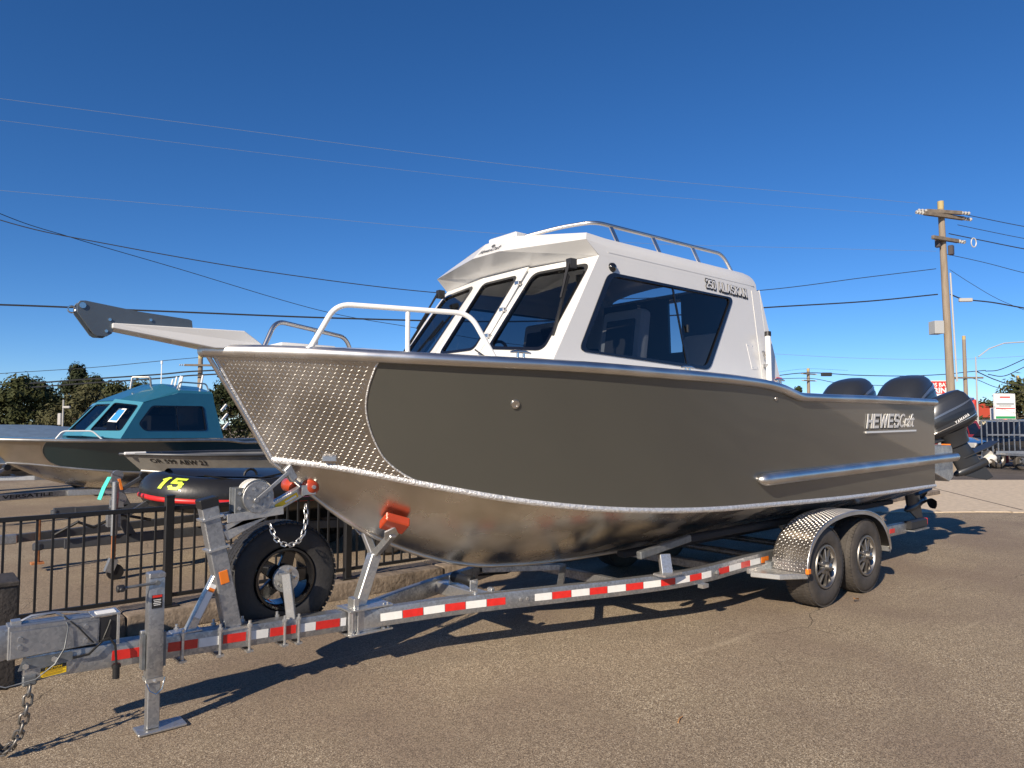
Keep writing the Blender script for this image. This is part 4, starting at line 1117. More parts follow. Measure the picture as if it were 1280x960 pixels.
# Y stand with its red pads
m = MB(); m.beam((-3.975, 0, .405), (-3.85, 0, .745), .075, .075); m.box((-3.99, 0, .42), (.14, .11, .014)); ys_stand = part('bow_stand', m, 'bright_zinc', tr, bev=.005)
for sg in (-1, 1):
    b = MB(); b.beam((-3.853, 0, .735), (-3.83, sg * .20, .90), .05, .045); part('stand_arm', b, 'bright_zinc', ys_stand, bev=.005)
    b = MB(); b.plate([(-3.87, sg * .17, .86), (-3.80, sg * .17, .86), (-3.77, sg * .235, .93), (-3.83, sg * .25, .955), (-3.90, sg * .22, .92)], th=.012); part('pad_bracket', b, 'bright_zinc', ys_stand, bev=.002)
    hull_slope = math.atan2(.42, .46)
    b = MB(); b.box((-3.83, sg * .225, .975), (.17, .12, .065), Matrix.Rotation(sg * R(36), 3, 'X') @ Matrix.Rotation(R(22), 3, 'Y')); part('bow_pad', b, 'red_poly', ys_stand, bev=.008, label='red plastic pad under the hull')
m = MB(); m.box((-4.02, -.03, .45), (.04, .09, .07)); part('stand_foot', m, 'bright_zinc', ys_stand, bev=.004)

# winch stand
m = MB(); m.beam((-4.80, 0, .43), (-4.953, 0, 1.155), .085, .098); wp = part('winch_post', m, 'galvanised', tr, bev=.006)
b = MB(); b.beam((-4.951, 0, 1.145), (-4.962, 0, 1.20), .094, .107); part('post_cap', b, 'black_rubber', wp, bev=.006)
for z in (.905, 1.085):
    x = -4.80 - (z - .43) * .153 / .725; b = MB(); b.box((x, 0, z), (.125, .11, .012), Matrix.Rotation(R(-12), 3, 'Y')); b.cyl((x + .066, -.05, z), (x + .066, .05, z), .008, 8); part('post_band', b, 'bright_zinc', wp)
b = MB(); b.box((-4.80, 0, .432), (.2, .12, .014)); part('base_plate', b, 'bright_zinc', wp)
b = MB(); b.beam((-5.05, 0, .435), (-4.895, 0, .74), .052, .05); b.box((-5.06, 0, .457), (.16, .1, .012)); bc = part('post_brace', b, 'bright_zinc', tr, bev=.004)
b = MB(); b.beam((-5.005, -.0275, .525), (-4.915, -.0275, .70), .002, .034); part('brace_label', b, 'decal_white', bc)
b = MB(); b.beam((-4.935, -.029, .66), (-4.925, -.029, .68), .002, .034); part('brace_stripe', b, 'orange_marker', bc)
x_ = lambda z: -4.80 - (z - .43) * .153 / .725
b = MB(); b.beam((x_(.70), -.0445, .70), (x_(.775), -.0445, .775), .005, .05); part('post_reflector', b, 'orange_marker', wp, bev=.002)
b = MB(); b.beam((-4.86, 0, .97), (-4.352, 0, 1.222), .06, .065); am = part('winch_arm', b, 'bright_zinc', tr, bev=.004)
b = MB(); b.beam((-4.56, -.032, 1.119), (-4.42, -.032, 1.188), .002, .03); part('arm_label', b, 'decal_yellow', am)
b = MB(); b.beam((-4.50, -.0335, 1.1445), (-4.43, -.0335, 1.179), .002, .012); part('arm_label', b, 'decal_white', am)
b = MB(); b.beam((-4.86, -.055, 1.075), (-4.52, -.055, 1.10), .012, .05); b.beam((-4.86, .055, 1.075), (-4.52, .055, 1.10), .012, .05); b.box((-4.70, 0, 1.098), (.30, .12, .012), Matrix.Rotation(R(-5), 3, 'Y')); part('winch_bracket', b, 'bright_zinc', am, bev=.002)
b = MB(); b.beam((-4.86, 0, 1.02), (-4.62, 0, 1.08), .06, .04); part('arm_gusset', b, 'bright_zinc', am, bev=.003)
b = MB(); b.lathe([(.001, -.075), (.03, -.075), (.052, -.055), (.056, -.03), (.048, 0), (.056, .03), (.052, .055), (.03, .075), (.001, .075)], (-4.335, 0, 1.232), (0, 1, 0), 22); br_ = part('bow_roller', b, 'red_poly', tr, smooth=50, label='red plastic bow stop roller')
b = MB(); b.cyl((-4.335, -.09, 1.232), (-4.335, .09, 1.232), .012, 10); b.box((-4.36, -.062, 1.215), (.09, .012, .06)); b.box((-4.36, .062, 1.215), (.09, .012, .06)); part('roller_fork', b, 'bright_zinc', br_)
b = MB(); b.lathe([(.001, -.07), (.03, -.07), (.045, -.05), (.045, .05), (.03, .07), (.001, .07)], (-4.40, .12, 1.235), (0, 1, 0), 18); part('guide_roller', b, 'red_poly', br_, smooth=50)
# winch
b = MB(); b.box((-4.755, -.045, 1.175), (.12, .008, .15)); b.box((-4.755, .045, 1.175), (.12, .008, .15)); b.box((-4.80, 0, 1.175), (.012, .09, .14)); wn_ = part('winch', b, 'zinc_dull', tr, bev=.003)
b = MB(); b.cyl((-4.68, -.07, 1.19), (-4.68, -.058, 1.19), .095, 36); part('winch_gear', b, 'galvanised', wn_, bev=.003)
b = MB(); b.lathe([(.092, -.056), (.092, -.04), (.075, -.04), (.075, .04), (.09, .04), (.09, .05)], (-4.68, 0, 1.205), (0, 1, 0), 30); part('winch_strap', b, 'strap_white', wn_, smooth=40)
for k in range(6):
    a = k * math.pi / 3; hexbolt((-4.68 + .06 * math.cos(a), -.07, 1.19 + .06 * math.sin(a)), (0, -1, 0), .009, .008, wn_)
for q in ((-4.79, 1.13), (-4.79, 1.22), (-4.73, 1.12)): hexbolt((q[0], -.05, q[1]), (0, -1, 0), .011, .01, wn_)
b = MB(); b.beam((-4.70, -.085, 1.175), (-4.50, -.085, 1.335), .022, .012, up=(0, 1, 0)); b.cyl((-4.70, -.06, 1.175), (-4.70, -.095, 1.175), .016, 10); part('winch_handle', b, 'galvanised', wn_, bev=.002)
b = MB(); b.plate([(-4.535, -.09, 1.345), (-4.49, -.09, 1.385), (-4.44, -.09, 1.30), (-4.475, -.09, 1.265)], th=.05, n=(0, -1, 0)); part('handle_grip', b, 'galvanised', wn_, bev=.006)
b = MB(); b.tube([(-4.66, 0, 1.285), (-4.52, 0, 1.30), (-4.40, 0, 1.335)], .006, 6, flat=(.6, 3)); part('strap_run', b, 'cable_black', wn_)

def chain(name, pts, n, size, wire, mt, parent):
    """links set one by one along a hanging curve, every second one turned"""
    pts = [V(p) for p in pts]; fs = [herm([i / (len(pts) - 1) for i in range(len(pts))], [p[k] for p in pts]) for k in range(3)]
    f = lambda t: V([g_(t) for g_ in fs]); root = None
    for i in range(n):
        t = (i + .5) / n; c = f(t); d = (f(min(1, t + .02)) - f(max(0, t - .02))).normalized()
        u = d.cross(V((0, 1, 0))); u = u.normalized() if u.length > .1 else V((1, 0, 0)); w = d.cross(u)
        s_ = u if i % 2 else w; L = (f((i + 1) / n) - f(i / n)).length * .70 + wire
        lp = [c + d * (L * math.copysign(1, math.cos(a)) * .45 + size * .55 * math.cos(a)) + s_ * size * math.sin(a) for a in [2 * math.pi * k / 12 for k in range(12)]]
        m = MB(); m.tube(lp, wire, 6, closed=True)
        if root is None: root = part(name, m, mt, parent, smooth=60)
        else: part('chain_link', m, mt, root, smooth=60)
    return root
chain('bow_chain', [(-4.60, -.05, 1.02), (-4.57, -.08, .93), (-4.50, -.10, .89), (-4.42, -.09, .92), (-4.375, -.06, 1.02), (-4.36, -.02, 1.12)], 17, .013, .0038, 'bright_zinc', tr)

# coupler with surge brake housing
m = MB(); m.plate([(-5.895, -.058, .640), (-5.50, -.058, .628), (-5.50, -.058, .487), (-5.895, -.058, .478)], th=.116, n=(0, -1, 0)); co = part('surge_coupler', m, 'galvanised', tr, bev=.004)
b = MB(); b.plate([(-5.885, -.064, .615), (-5.51, -.064, .607), (-5.51, -.064, .49), (-5.885, -.064, .483)], th=.005, n=(0, -1, 0)); part('side_plate', b, 'galvanised', co, bev=.002)
b = MB(); b.box((-5.455, -.055, .555), (.09, .006, .125)); part('housing_mouth', b, 'black_plastic', co)
b = MB(); b.box((-5.415, 0, .545), (.014, .13, .155)); b.box((-5.47, 0, .629), (.13, .13, .01)); part('housing_flange', b, 'bright_zinc', co, bev=.002)
b = MB(); b.box((-5.47, -.02, .637), (.09, .07, .004)); part('housing_label', b, 'decal_white', co)
for q in ((-5.845, .575), (-5.845, .535), (-5.565, .585), (-5.565, .515)): hexbolt((q[0], -.064, q[1]), (0, -1, 0), .0125, .009, co, 'galvanised')
b = MB(); b.plate([(-5.83, -.060, .475), (-5.62, -.060, .47), (-5.62, -.060, .425), (-5.85, -.060, .42)], th=.006, n=(0, -1, 0)); part('lower_plate', b, 'zinc_dull', co)
for q in ((-5.82, .44), (-5.70, .452)): hexbolt((q[0], -.066, q[1]), (0, -1, 0), .014, .012, co)
b = MB(); b.plate([(-5.755, -.0545, .412), (-5.645, -.0545, .420), (-5.645, -.0545, .372), (-5.755, -.0545, .365)], th=.002, n=(0, -1, 0)); lb = part('caution_label', b, 'decal_yellow', tr)
b = MB(); b.plate([(-5.754, -.0565, .412), (-5.646, -.0565, .4195), (-5.646, -.0565, .404), (-5.754, -.0565, .397)], th=.0015, n=(0, -1, 0)); part('label_header', b, 'decal_black', lb)
text('label_word', 'CAUTION', 'decal_yellow', lb, (-5.735, -.0575, .4005), (1, 0, .065), (0, 0, 1), size=.010, width=.07, depth=.0008)
for k in range(4):
    b = MB(); b.beam((-5.748, -.0558, .392 - k * .0065), (-5.652 - .012 * (k % 2), -.0558, .3985 - k * .0065), .0008, .0022); part('label_line', b, mat('decal_ochre', (.45, .28, .02), .5), lb)
# coupler nose, latch and rod on top
m = MB(); m.plate([(-6.12, -.05, .50), (-6.06, -.05, .565), (-5.93, -.05, .632), (-5.88, -.05, .632), (-5.88, -.05, .485), (-6.12, -.05, .44)], th=.10, n=(0, -1, 0)); part('coupler_nose', m, 'galvanised', co, bev=.012, seg=2)
m = MB(); m.tube([(-5.86, -.02, .645), (-5.80, -.03, .675), (-5.70, -.03, .675), (-5.66, -.02, .648)], .006, 6); m.tube([(-5.84, .02, .645), (-5.7, .01, .668), (-5.55, 0, .645)], .005, 6); m.box((-5.86, 0, .648), (.04, .06, .02)); part('latch_wire', m, 'bright_zinc', co, smooth=60)
m = MB(); m.tube([(-5.66, -.03, .655), (-5.645, -.075, .60), (-5.66, -.085, .50), (-5.70, -.085, .43), (-5.78, -.09, .375), (-5.90, -.08, .36), (-5.99, -.06, .40)], .0035, 6); part('breakaway_cable', m, 'zinc_dull', co, smooth=60)
m = MB(); m.tube([(-5.62, -.071, .44), (-5.55, -.075, .445), (-5.49, -.075, .50), (-5.462, -.07, .57), (-5.45, -.062, .60)], .006, 6); m.tube([(-5.66, -.04, .65), (-5.60, -.075, .59), (-5.53, -.075, .50)], .004, 6); part('brake_hose', m, 'cable_black', co, smooth=60)
m = MB(); m.tube([(-5.50, -.075, .50), (-5.46, -.085, .515), (-5.432, -.09, .47), (-5.425, -.09, .375)], .006, 6); m.cyl((-5.425, -.09, .375), (-5.425, -.09, .30), .017, 14); m.cyl((-5.425, -.09, .37), (-5.425, -.09, .355), .022, 14); part('wiring_plug', m, 'cable_black', co, smooth=50)
hk = MB(); hk.box((-5.80, -.05, .365), (.06, .03, .05)); hk = part('chain_anchor', hk, 'zinc_dull', co, bev=.006)
chain('safety_chain', [(-5.80, -.075, .345), (-5.815, -.08, .22), (-5.84, -.06, .11), (-5.88, -.03, .045), (-5.92, -.02, .06), (-5.95, -.04, .18), (-5.955, -.05, .36)], 17, .019, .0065, mat('chain_steel', (.20, .19, .175), .45, .8, var=.3, vscale=40), tr)
m = MB(); m.tube([(-5.86, -.02, .36), (-5.89, -.05, .345), (-5.93, -.07, .36), (-5.99, -.06, .40)], .007, 6); part('harness', m, 'cable_black', co)

# tongue jack with drop leg
m = MB(); m.beam((-5.257, -.135, .285), (-5.257, -.135, .815), .078, .078, up=(0, 1, 0)); jk = part('tongue_jack', m, 'galvanised', tr, bev=.006, seg=2)
b = MB(); b.beam((-5.257, -.135, .02), (-5.257, -.135, .30), .062, .062, up=(0, 1, 0)); part('drop_leg', b, 'galvanised', jk, bev=.004)
b = MB(); b.box((-5.215, -.135, .011), (.24, .13, .014)); part('foot_plate', b, 'bright_zinc', jk, bev=.004)
b = MB(); b.box((-5.257, -.135, .82), (.084, .084, .03)); part('jack_cap', b, 'galvanised', jk, bev=.006)
b = MB(); b.box((-5.257, -.176, .685), (.052, .004, .07)); jl = part('warning_label', b, 'decal_black', tr)
b = MB(); b.box((-5.257, -.178, .713), (.046, .003, .012)); part('label_stripe', b, 'decal_red', jl)
for k in range(4):
    b = MB(); b.box((-5.257, -.1785, .695 - k * .009), (.038 - .006 * (k % 2), .002, .003)); part('label_line', b, 'decal_white', jl)
b = MB(); b.box((-5.257, -.08, .42), (.11, .03, .20)); part('jack_mount', b, 'galvanised', jk, bev=.004)
for x in (-5.308, -5.206):
    for z in (.345, .49): hexbolt((x, -.10, z), (0, -1, 0), .011, .014, jk)
    b = MB(); b.box((x, -.12, .42), (.016, .05, .18)); part('mount_cheek', b, 'zinc_dull', jk)
b = MB(); b.cyl((-5.257, -.19, .785), (-5.257, -.08, .785), .012, 10); b.cyl((-5.257, -.18, .785), (-5.43, -.19, .782), .008, 8); part('jack_crank', b, 'zinc_dull', jk)
b = MB(); b.cyl((-5.42, -.19, .782), (-5.455, -.192, .782), .019, 12); b.cyl((-5.437, -.19, .782), (-5.437, -.235, .782), .012, 10); part('crank_knob', b, 'black_plastic', jk, bev=.003)
b = MB(); b.box((-5.257, -.135, .275), (.086, .086, .02)); b.cyl((-5.257, -.19, .27), (-5.257, -.08, .27), .007, 8); part('leg_collar', b, 'bright_zinc', jk)
chain('pin_chain', [(-5.305, -.17, .28), (-5.285, -.185, .225), (-5.255, -.19, .205), (-5.225, -.185, .225), (-5.208, -.17, .28)], 13, .006, .0018, 'stainless', jk) if False else None
b = MB(); b.tube([(-5.305, -.17, .28), (-5.285, -.185, .225), (-5.255, -.19, .205), (-5.225, -.185, .225), (-5.208, -.17, .28)], .004, 6); part('pin_chain', b, 'stainless', jk)

# ---------------------------------------------------------------- black metal fence on the kerb
FY = 1.92
fence = thing('metal_fence', 'low black metal railing fence standing on the kerb behind the grey boat', 'fence', (0, FY, .15))
px_ = [-7.85 + 1.6 * i for i in range(11)]
for i, x in enumerate(px_):
    m = MB(); m.box((x, FY, .595), (.064, .064, .89)); m.box((x, FY, 1.045), (.072, .072, .016)); ps = part('post', m, 'fence_black', fence, bev=.004)
    b = MB(); b.box((x, FY, .163), (.15, .13, .014)); part('post_foot', b, 'fence_black', ps, bev=.003)
    if i < len(px_) - 1:
        for z, h in ((.945, .034), (.245, .03)):
            b = MB(); b.box((x + .8, FY, z), (1.536, .03, h)); part('rail', b, 'fence_black', fence, bev=.003)
bal0 = None
for i in range(len(px_) - 1):
    for k in range(15):
        x = px_[i] + .1 * (k + 1)
        if bal0 is None:
            m = MB(); m.box((x, FY, .592), (.0165, .0165, .69)); bal0 = part('baluster', m, 'fence_black', fence, bev=.001)
        else:
            c = clone(bal0, fence); c.location = (x - (px_[0] + .1), 0, 0)
m = MB(); m.box((-5.91, 1.26, .315), (.34, .34, .63)); bo = solo('bollard', m, 'timber_dark', 'short dark square bollard beside the trailer coupler', 'bollard', (-5.91, 1.26, 0), bev=.012, seg=2)
m = MB(); m.box((-5.91, 1.26, .637), (.36, .36, .03)); part('bollard_cap', m, 'timber_dark', bo, bev=.006)

# ---------------------------------------------------------------- boats waiting behind the fence
mat('teal_paint', (.026, .138, .205), .30, coat=.9, var=.05)
mat('teal_light', (.060, .24, .325), .30, coat=.9)
mat('dark_teal', (.016, .044, .052), .22, coat=1)
mat('pvc_black', (.014, .014, .015), .42, bump=.25, bscale=12, coat=.15)
mat('red_stripe', (.55, .02, .02), .4)
mat('lime_paint', (.62, .80, .06), .5)
mat('skiff_grey', (.30, .285, .255), .45, .3, var=.2, vscale=4)
mat('dull_alu', (.42, .41, .39), .42, .9, var=.2, vscale=6)
mat('trailer_grey', (.085, .09, .10), .45, .5, var=.2)
mat('mint_strap', (.05, .62, .47), .7)
brushed_mat('old_tread', (.42, .36, .29), (.58, .51, .43), .30, (1, 1, 6))

def small_wheel(parent, c, r=.31, w=.2, rim='rim_alloy'):
    c = V(c); m = MB(); m.lathe([(r * .6, -w * .45), (r * .7, -w * .5), (r * .88, -w * .5), (r * .98, -w * .36), (r, 0), (r * .98, w * .36), (r * .88, w * .5), (r * .6, w * .45)], c, (0, 1, 0), 30)
    t = part('tyre', m, 'tyre', parent, smooth=40)
    m = MB(); m.lathe([(.001, -w * .35), (r * .2, -w * .38), (r * .45, -w * .28), (r * .6, -w * .46), (r * .63, -w * .40), (r * .55, 0)], c, (0, 1, 0), 24); part('rim', m, rim, t, smooth=40)
    for k in range(5):
        a = 2 * math.pi * k / 5; q = c + V((math.cos(a) * r * .36, -w * .32, math.sin(a) * r * .36)); m = MB(); m.cyl(q, q + V((0, -.02, 0)), r * .12, 12); part('rim_hole', m, 'rim_dark', t)
def plain_trailer(label, bow, y0, zt, length, half, keelz, wheel_x, mt, bowz, jack=True):
    """single-axle boat trailer along +X: tongue, V rails, winch post, axle, wheels, jack"""
    t = thing('boat_trailer', label, 'trailer', (bow, y0, 0))
    x0 = bow
    m = MB(); m.beam((x0 - .75, y0, zt - .05), (x0 + 1.3, y0, zt - .05), .08, .10); part('tongue', m, mt, t, bev=.006)
    for s_ in (-1, 1):
        m = MB(); m.beam((x0 + 1.0, y0 + s_ * .05, zt - .05), (x0 + 2.6, y0 + s_ * half, zt - .05), .06, .10); m.beam((x0 + 2.59, y0 + s_ * half, zt - .05), (x0 + length, y0 + s_ * half, zt - .05), .06, .10); part('frame_rail', m, mt, t, bev=.005)
        m = MB(); m.beam((x0 + 2.2, y0 + s_ * half * .6, zt + .12), (x0 + length, y0 + s_ * half * .6, zt + .13), .09, .05); part('bunk', m, 'carpet', t, bev=.005)
        small_wheel(t, (x0 + wheel_x, y0 + s_ * (half + .22), .31))
        m = MB(); m.tube(arc((x0 + wheel_x, y0 + s_ * (half + .22), .33), .37, R(10), R(170), 14, (1, 0, 0), (0, 0, 1)), .1, 8, flat=(.12, 1.2)); part('fender', m, mt, t, smooth=40)
    for dx in (2.3, length - .1):
        m = MB(); m.beam((x0 + dx, y0 - half * .8, zt - .06), (x0 + dx, y0 + half * .8, zt - .06), .06, .06); part('cross_member', m, mt, t)
    m = MB(); m.cyl((x0 + wheel_x, y0 - half - .2, .31), (x0 + wheel_x, y0 + half + .2, .31), .03, 10); part('axle', m, mt, t)
    m = MB(); m.beam((x0 - .12, y0, zt - .02), (x0 - .30, y0, bowz - .05), .08, .09); m.beam((x0 - .26, y0, bowz - .22), (x0 + .06, y0, bowz - .02), .05, .05); wp_ = part('winch_post', m, mt, t, bev=.005)
    b = MB(); b.cyl((x0 + .08, y0 - .05, bowz), (x0 + .08, y0 + .05, bowz), .05, 14); part('bow_roller', b, 'black_rubber', wp_)
    b = MB(); b.cyl((x0 - .25, y0 - .04, bowz + .02), (x0 - .25, y0 + .04, bowz + .02), .07, 18); b.box((x0 - .27, y0, bowz - .03), (.12, .1, .08)); b.beam((x0 - .25, y0 - .07, bowz + .02), (x0 - .42, y0 - .07, bowz + .10), .02, .012); part('winch', b, 'galvanised', wp_)
    m = MB(); m.box((x0 - .86, y0, zt - .04), (.26, .07, .09)); m.cyl((x0 - .97, y0, zt - .09), (x0 - .97, y0, zt - .02), .05, 14); part('coupler', m, mt, t, bev=.008)
    if jack:
        m = MB(); m.cyl((x0 - .45, y0 - .12, .24), (x0 - .45, y0 - .12, zt + .42), .028, 12); m.box((x0 - .45, y0 - .06, zt - .05), (.1, .06, .12)); jk_ = part('jack', m, 'galvanised', t)
        b = MB(); b.cyl((x0 - .45, y0 - .15, .08), (x0 - .45, y0 - .09, .08), .08, 18); b.box((x0 - .45, y0 - .12, .16), (.05, .09, .14)); part('jack_wheel', b, 'black_rubber', jk_)
    return t

# teal cabin boat
BX, BY = -5.49, 10.55
def xb(p): return V((BX + (p.x + 4.96) * .86, BY + p.y * .92, .46 + (p.z - .48) * .585))
teal = thing('cabin_boat', 'teal cabin boat with dark green hull and three front windows, behind the fence', 'boat', (BX + 3.3, BY, .46))
hull(teal, xb, 'dark_teal', 'hull_bottom_aluminium', 'old_tread', 'dull_alu', 'dull_alu', rail_r=.03, lugs=True, rail_z=.0)
m = MB(); rows = []
for i in range(25):
    x = -4.9 + i * (4.4 / 24); rows.append([xb(V((x, (-1 + 2 * j / 8) * (ys_(x) - .02), zs_(x) + .03 + .04 * (1 - (2 * j / 8 - 1) ** 2)))) for j in range(9)])
m.grid(rows); part('deck', m, 'teal_light', teal, smooth=30)
cz = 1.385
def tw(x, z, s_): return V((BX + x, BY + s_ * (1.03 - .22 * (z - cz)), z))
for s_ in (-1, 1):
    out = [tw(1.60, cz, s_), tw(3.55, cz - .02, s_), tw(3.40, cz + .82, s_), tw(2.72, cz + .815, s_), tw(2.06, cz + .62, s_)]
    win = [tw(1.93, cz + .25, s_), tw(2.02, cz + .13, s_), tw(3.22, cz + .12, s_), tw(3.20, cz + .58, s_), tw(2.20, cz + .57, s_)]
    if s_ > 0: out, win = out[::-1], win[::-1]
    win_panel('cabin_wall', out, [win], root=teal, paint='teal_paint', gm='cabin_glass', fr=.03, rad=.06, th=.02, split=(tw(2.66, cz + .13, s_), tw(2.66, cz + .585, s_)))
    bi, bo_ = V((BX + 1.30, BY + s_ * .33, cz + .05)), V((BX + 1.60, BY + s_ * 1.03, cz)); ti, to = V((BX + 1.88, BY + s_ * .32, cz + .66)), V((BX + 2.06, BY + s_ * .88, cz + .63))
    def Q2(u, v): return bi.lerp(bo_, u).lerp(ti.lerp(to, u), v)
    out = [bi, bo_, to, ti]; win = [Q2(.10, .14), Q2(.88, .20), Q2(.90, .90), Q2(.10, .90)]
    if (out[1] - out[0]).cross(out[2] - out[0]).x > 0: out, win = out[::-1], win[::-1]
    nn = (out[1] - out[0]).cross(out[2] - out[0]).normalized(); out[3] = out[3] - nn * (out[3] - out[0]).dot(nn)
    win_panel('windscreen_frame', out, [win], root=teal, paint='teal_light', rad=.05, fr=.02, th=.02)
out = [V((BX + 1.30, BY + .33, cz + .05)), V((BX + 1.30, BY - .33, cz + .05)), V((BX + 1.88, BY - .32, cz + .66)), V((BX + 1.88, BY + .32, cz + .66))]
if (out[1] - out[0]).cross(out[2] - out[0]).x > 0: out = out[::-1]
c_ = sum(out, V()) / 4
win_panel('windscreen_frame', out, [[c_ + (p - c_) * .80 for p in out]], root=teal, paint='teal_light', rad=.05, fr=.02, th=.02)
m = MB()
fr_ = [V((BX + 2.06, BY - .89, cz + .63)), V((BX + 1.86, BY - .33, cz + .66)), V((BX + 1.86, BY + .33, cz + .66)), V((BX + 2.06, BY + .89, cz + .63))]
m2_ = [V((BX + 2.75, BY - .80, cz + .87)), V((BX + 2.70, BY - .34, cz + 1.0)), V((BX + 2.70, BY + .34, cz + 1.0)), V((BX + 2.75, BY + .80, cz + .87))]
re_ = [V((BX + 3.42, BY - .80, cz + .86)), V((BX + 3.42, BY - .34, cz + .97)), V((BX + 3.42, BY + .34, cz + .97)), V((BX + 3.42, BY + .80, cz + .86))]
sk_ = [tw(2.72, cz + .815, -1)] 
m.grid([fr_, m2_, re_]); m.grid([[tw(2.06, cz + .63, -1), tw(2.72, cz + .815, -1), tw(3.41, cz + .82, -1)], [fr_[0], m2_[0], re_[0]]]); m.grid([[tw(2.06, cz + .63, 1), tw(2.72, cz + .815, 1), tw(3.41, cz + .82, 1)], [fr_[3], m2_[3], re_[3]]], flip=True)
part('roof', m, 'teal_paint', teal, smooth=0)
m = MB(); m.plate([tw(3.48, cz, -1), tw(3.48, cz, 1), tw(3.42, cz + .84, 1), tw(3.42, cz + .84, -1)], th=.02); part('rear_bulkhead', m, 'teal_paint', teal)
m = MB(); m.box((BX + 2.5, BY, cz + .25), (.5, 1.5, .35)); part('dashboard', m, 'dash', teal, bev=.03)
for y in (-.45, .4):
    m = MB(); m.box((BX + 2.75, BY + y, cz + .30), (.12, .42, .5)); part('seat', m, 'seat_dark', teal, bev=.04, seg=2)
m = MB(); q = Q2  # paper notice in the near front window
bi, bo_ = V((BX + 1.30, BY - .33, cz + .05)), V((BX + 1.60, BY - 1.03, cz)); ti, to = V((BX + 1.88, BY - .32, cz + .66)), V((BX + 2.06, BY - .88, cz + .63))
nq = (bo_ - bi).cross(ti - bi).normalized(); nq = nq if nq.x < 0 else -nq
cs = [Q2(u, v) + nq * .012 for u, v in ((.36, .40), (.62, .40), (.62, .78), (.36, .78))]
m.plate(cs, th=.002, n=nq); nt = part('notice', m, 'decal_white', teal)
m = MB(); cc = sum(cs, V()) / 4; m.plate([cc + (p - cc) * .8 + nq * .002 for p in cs], th=.001, n=nq); part('notice_print', m, mat('notice_blue', (.03, .25, .62), .5), teal)
for (x, y, h) in ((2.9, -.6, .17), (3.05, -.3, .2), (3.15, 0, .2), (3.25, .3, .17), (3.35, -.55, .22)):
    m = MB(); m.cyl((BX + x, BY + y, cz + .93), (BX + x + .05, BY + y, cz + .97 + h), .018, 8); part('rod_holder', m, 'white_tube', teal)
m = MB(); m.tube(round_path([(BX + 2.8, BY - .68, cz + .9), (BX + 2.86, BY - .66, cz + 1.03), (BX + 3.4, BY - .66, cz + 1.02), (BX + 3.44, BY - .68, cz + .9)], .05), .014, 8); part('roof_rack', m, 'dull_alu', teal); m = MB(); m.tube(round_path([(BX + 2.35, BY + .1, cz + .9), (BX + 2.38, BY + .1, cz + 1.12), (BX + 2.58, BY - .15, cz + 1.12), (BX + 2.6, BY - .15, cz + .95)], .03), .02, 8); part('roof_rack', m, 'dull_alu', teal)
m = MB(); m.cyl((BX + 3.0, BY + .2, cz + .95), (BX + 3.0, BY + .2, cz + 1.45), .01, 6); m.cyl((BX + 3.0, BY + .2, cz + 1.42), (BX + 3.0, BY + .2, cz + 1.48), .02, 8); part('aerial', m, 'decal_white', teal)
for z in (.15, .32, .5):
    m = MB(); m.beam((BX + 3.54, BY - 1.06 + z * .2, cz + z), (BX + 3.66, BY - 1.04 + z * .2, cz + z + .12), .03, .04); part('side_rod_holder', m, 'white_tube', teal)
m = MB(); m.tube(round_path([xb(V((-4.0, -.55, 2.06))), xb(V((-3.9, -.58, 2.28))), xb(V((-3.45, -.78, 2.28))), xb(V((-3.3, -.84, 2.04)))], .06), .014, 8); m.tube(round_path([xb(V((-3.1, -.9, 2.04))), xb(V((-3.0, -.92, 2.2))), xb(V((-2.8, -.96, 2.04)))], .05), .012, 8); part('bow_rail', m, 'white_tube', teal)
m = MB(); m.tube([(BX + 1.62, BY - .75, cz + .05), (BX + 1.72, BY - .68, cz + .25)], .012, 6); m.beam((BX + 1.62, BY - .85, cz + .16), (BX + 1.75, BY - .6, cz + .30), .014, .014); part('wiper', m, 'black_plastic', teal)
t_ = plain_trailer('galvanised trailer lettered along its tongue, under the teal cabin boat', BX + .25, BY, .50, 6.2, .85, .46, 4.2, 'galvanised', .93)
text('maker_name', 'VERSATILE', 'decal_black', t_, (BX + .25 + .02, BY - .043, .425), (1, 0, 0), (0, 0, 1), size=.06, width=.75, depth=.003, bold=.02)
m = MB(); m.box((BX + .05, BY - .06, .80), (.16, .08, .09)); part('strap_reel', m, 'decal_yellow', t_, bev=.01)

PIV = V((BX + 3.3, BY, 0)); ROT = R(16)
for o in (teal, t_):
    o.location = PIV + Matrix.Rotation(ROT, 3, 'Z') @ (V(o.location) - PIV); o.rotation_euler.z = ROT

# grey skiff with registration letters
SX, SY = -4.0, 6.75
def xs_(p): return V((SX + (p.x + 4.96) * .66, SY + p.y * .74, .62 + (p.z - .48) * .375))
skiff = thing('skiff', 'weathered grey aluminium skiff with registration letters on its bow', 'boat', (SX + 2.5, SY, .62))
hull(skiff, xs_, 'skiff_grey', 'dull_alu', 'skiff_grey', 'trailer_grey', 'dull_alu', rail_r=.02, lugs=False, plate=False)
text('registration', 'OR 599 ABW 23', 'decal_black', skiff, None, None, None, depth=.004, bold=.01, warp=lambda x, y, z: xs_(side(.045 + .125 * x, .46 - .22 * y)) + V((-.3, -.95, 0)) * (.004 + z))
m = MB(); m.box(xs_(V((-4.75, -.18, 2.09))), (.28, .05, .04)); part('bow_handle', m, 'decal_white', skiff, bev=.01)
for k in range(3):
    m = MB(); m.box((SX + 1.6 + k, SY, .98), (.3, 1.5, .03)); part('thwart', m, 'dull_alu', skiff)
for k in range(4):
    m = MB(); a, b = xs_(side(.52, .25 + .08 * k)), xs_(side(.66, .25 + .08 * k)); m.beam(a + V((0, -.012, 0)), b + V((0, -.012, 0)), .01, .018); part('maker_stripe', m, 'trailer_grey', skiff)
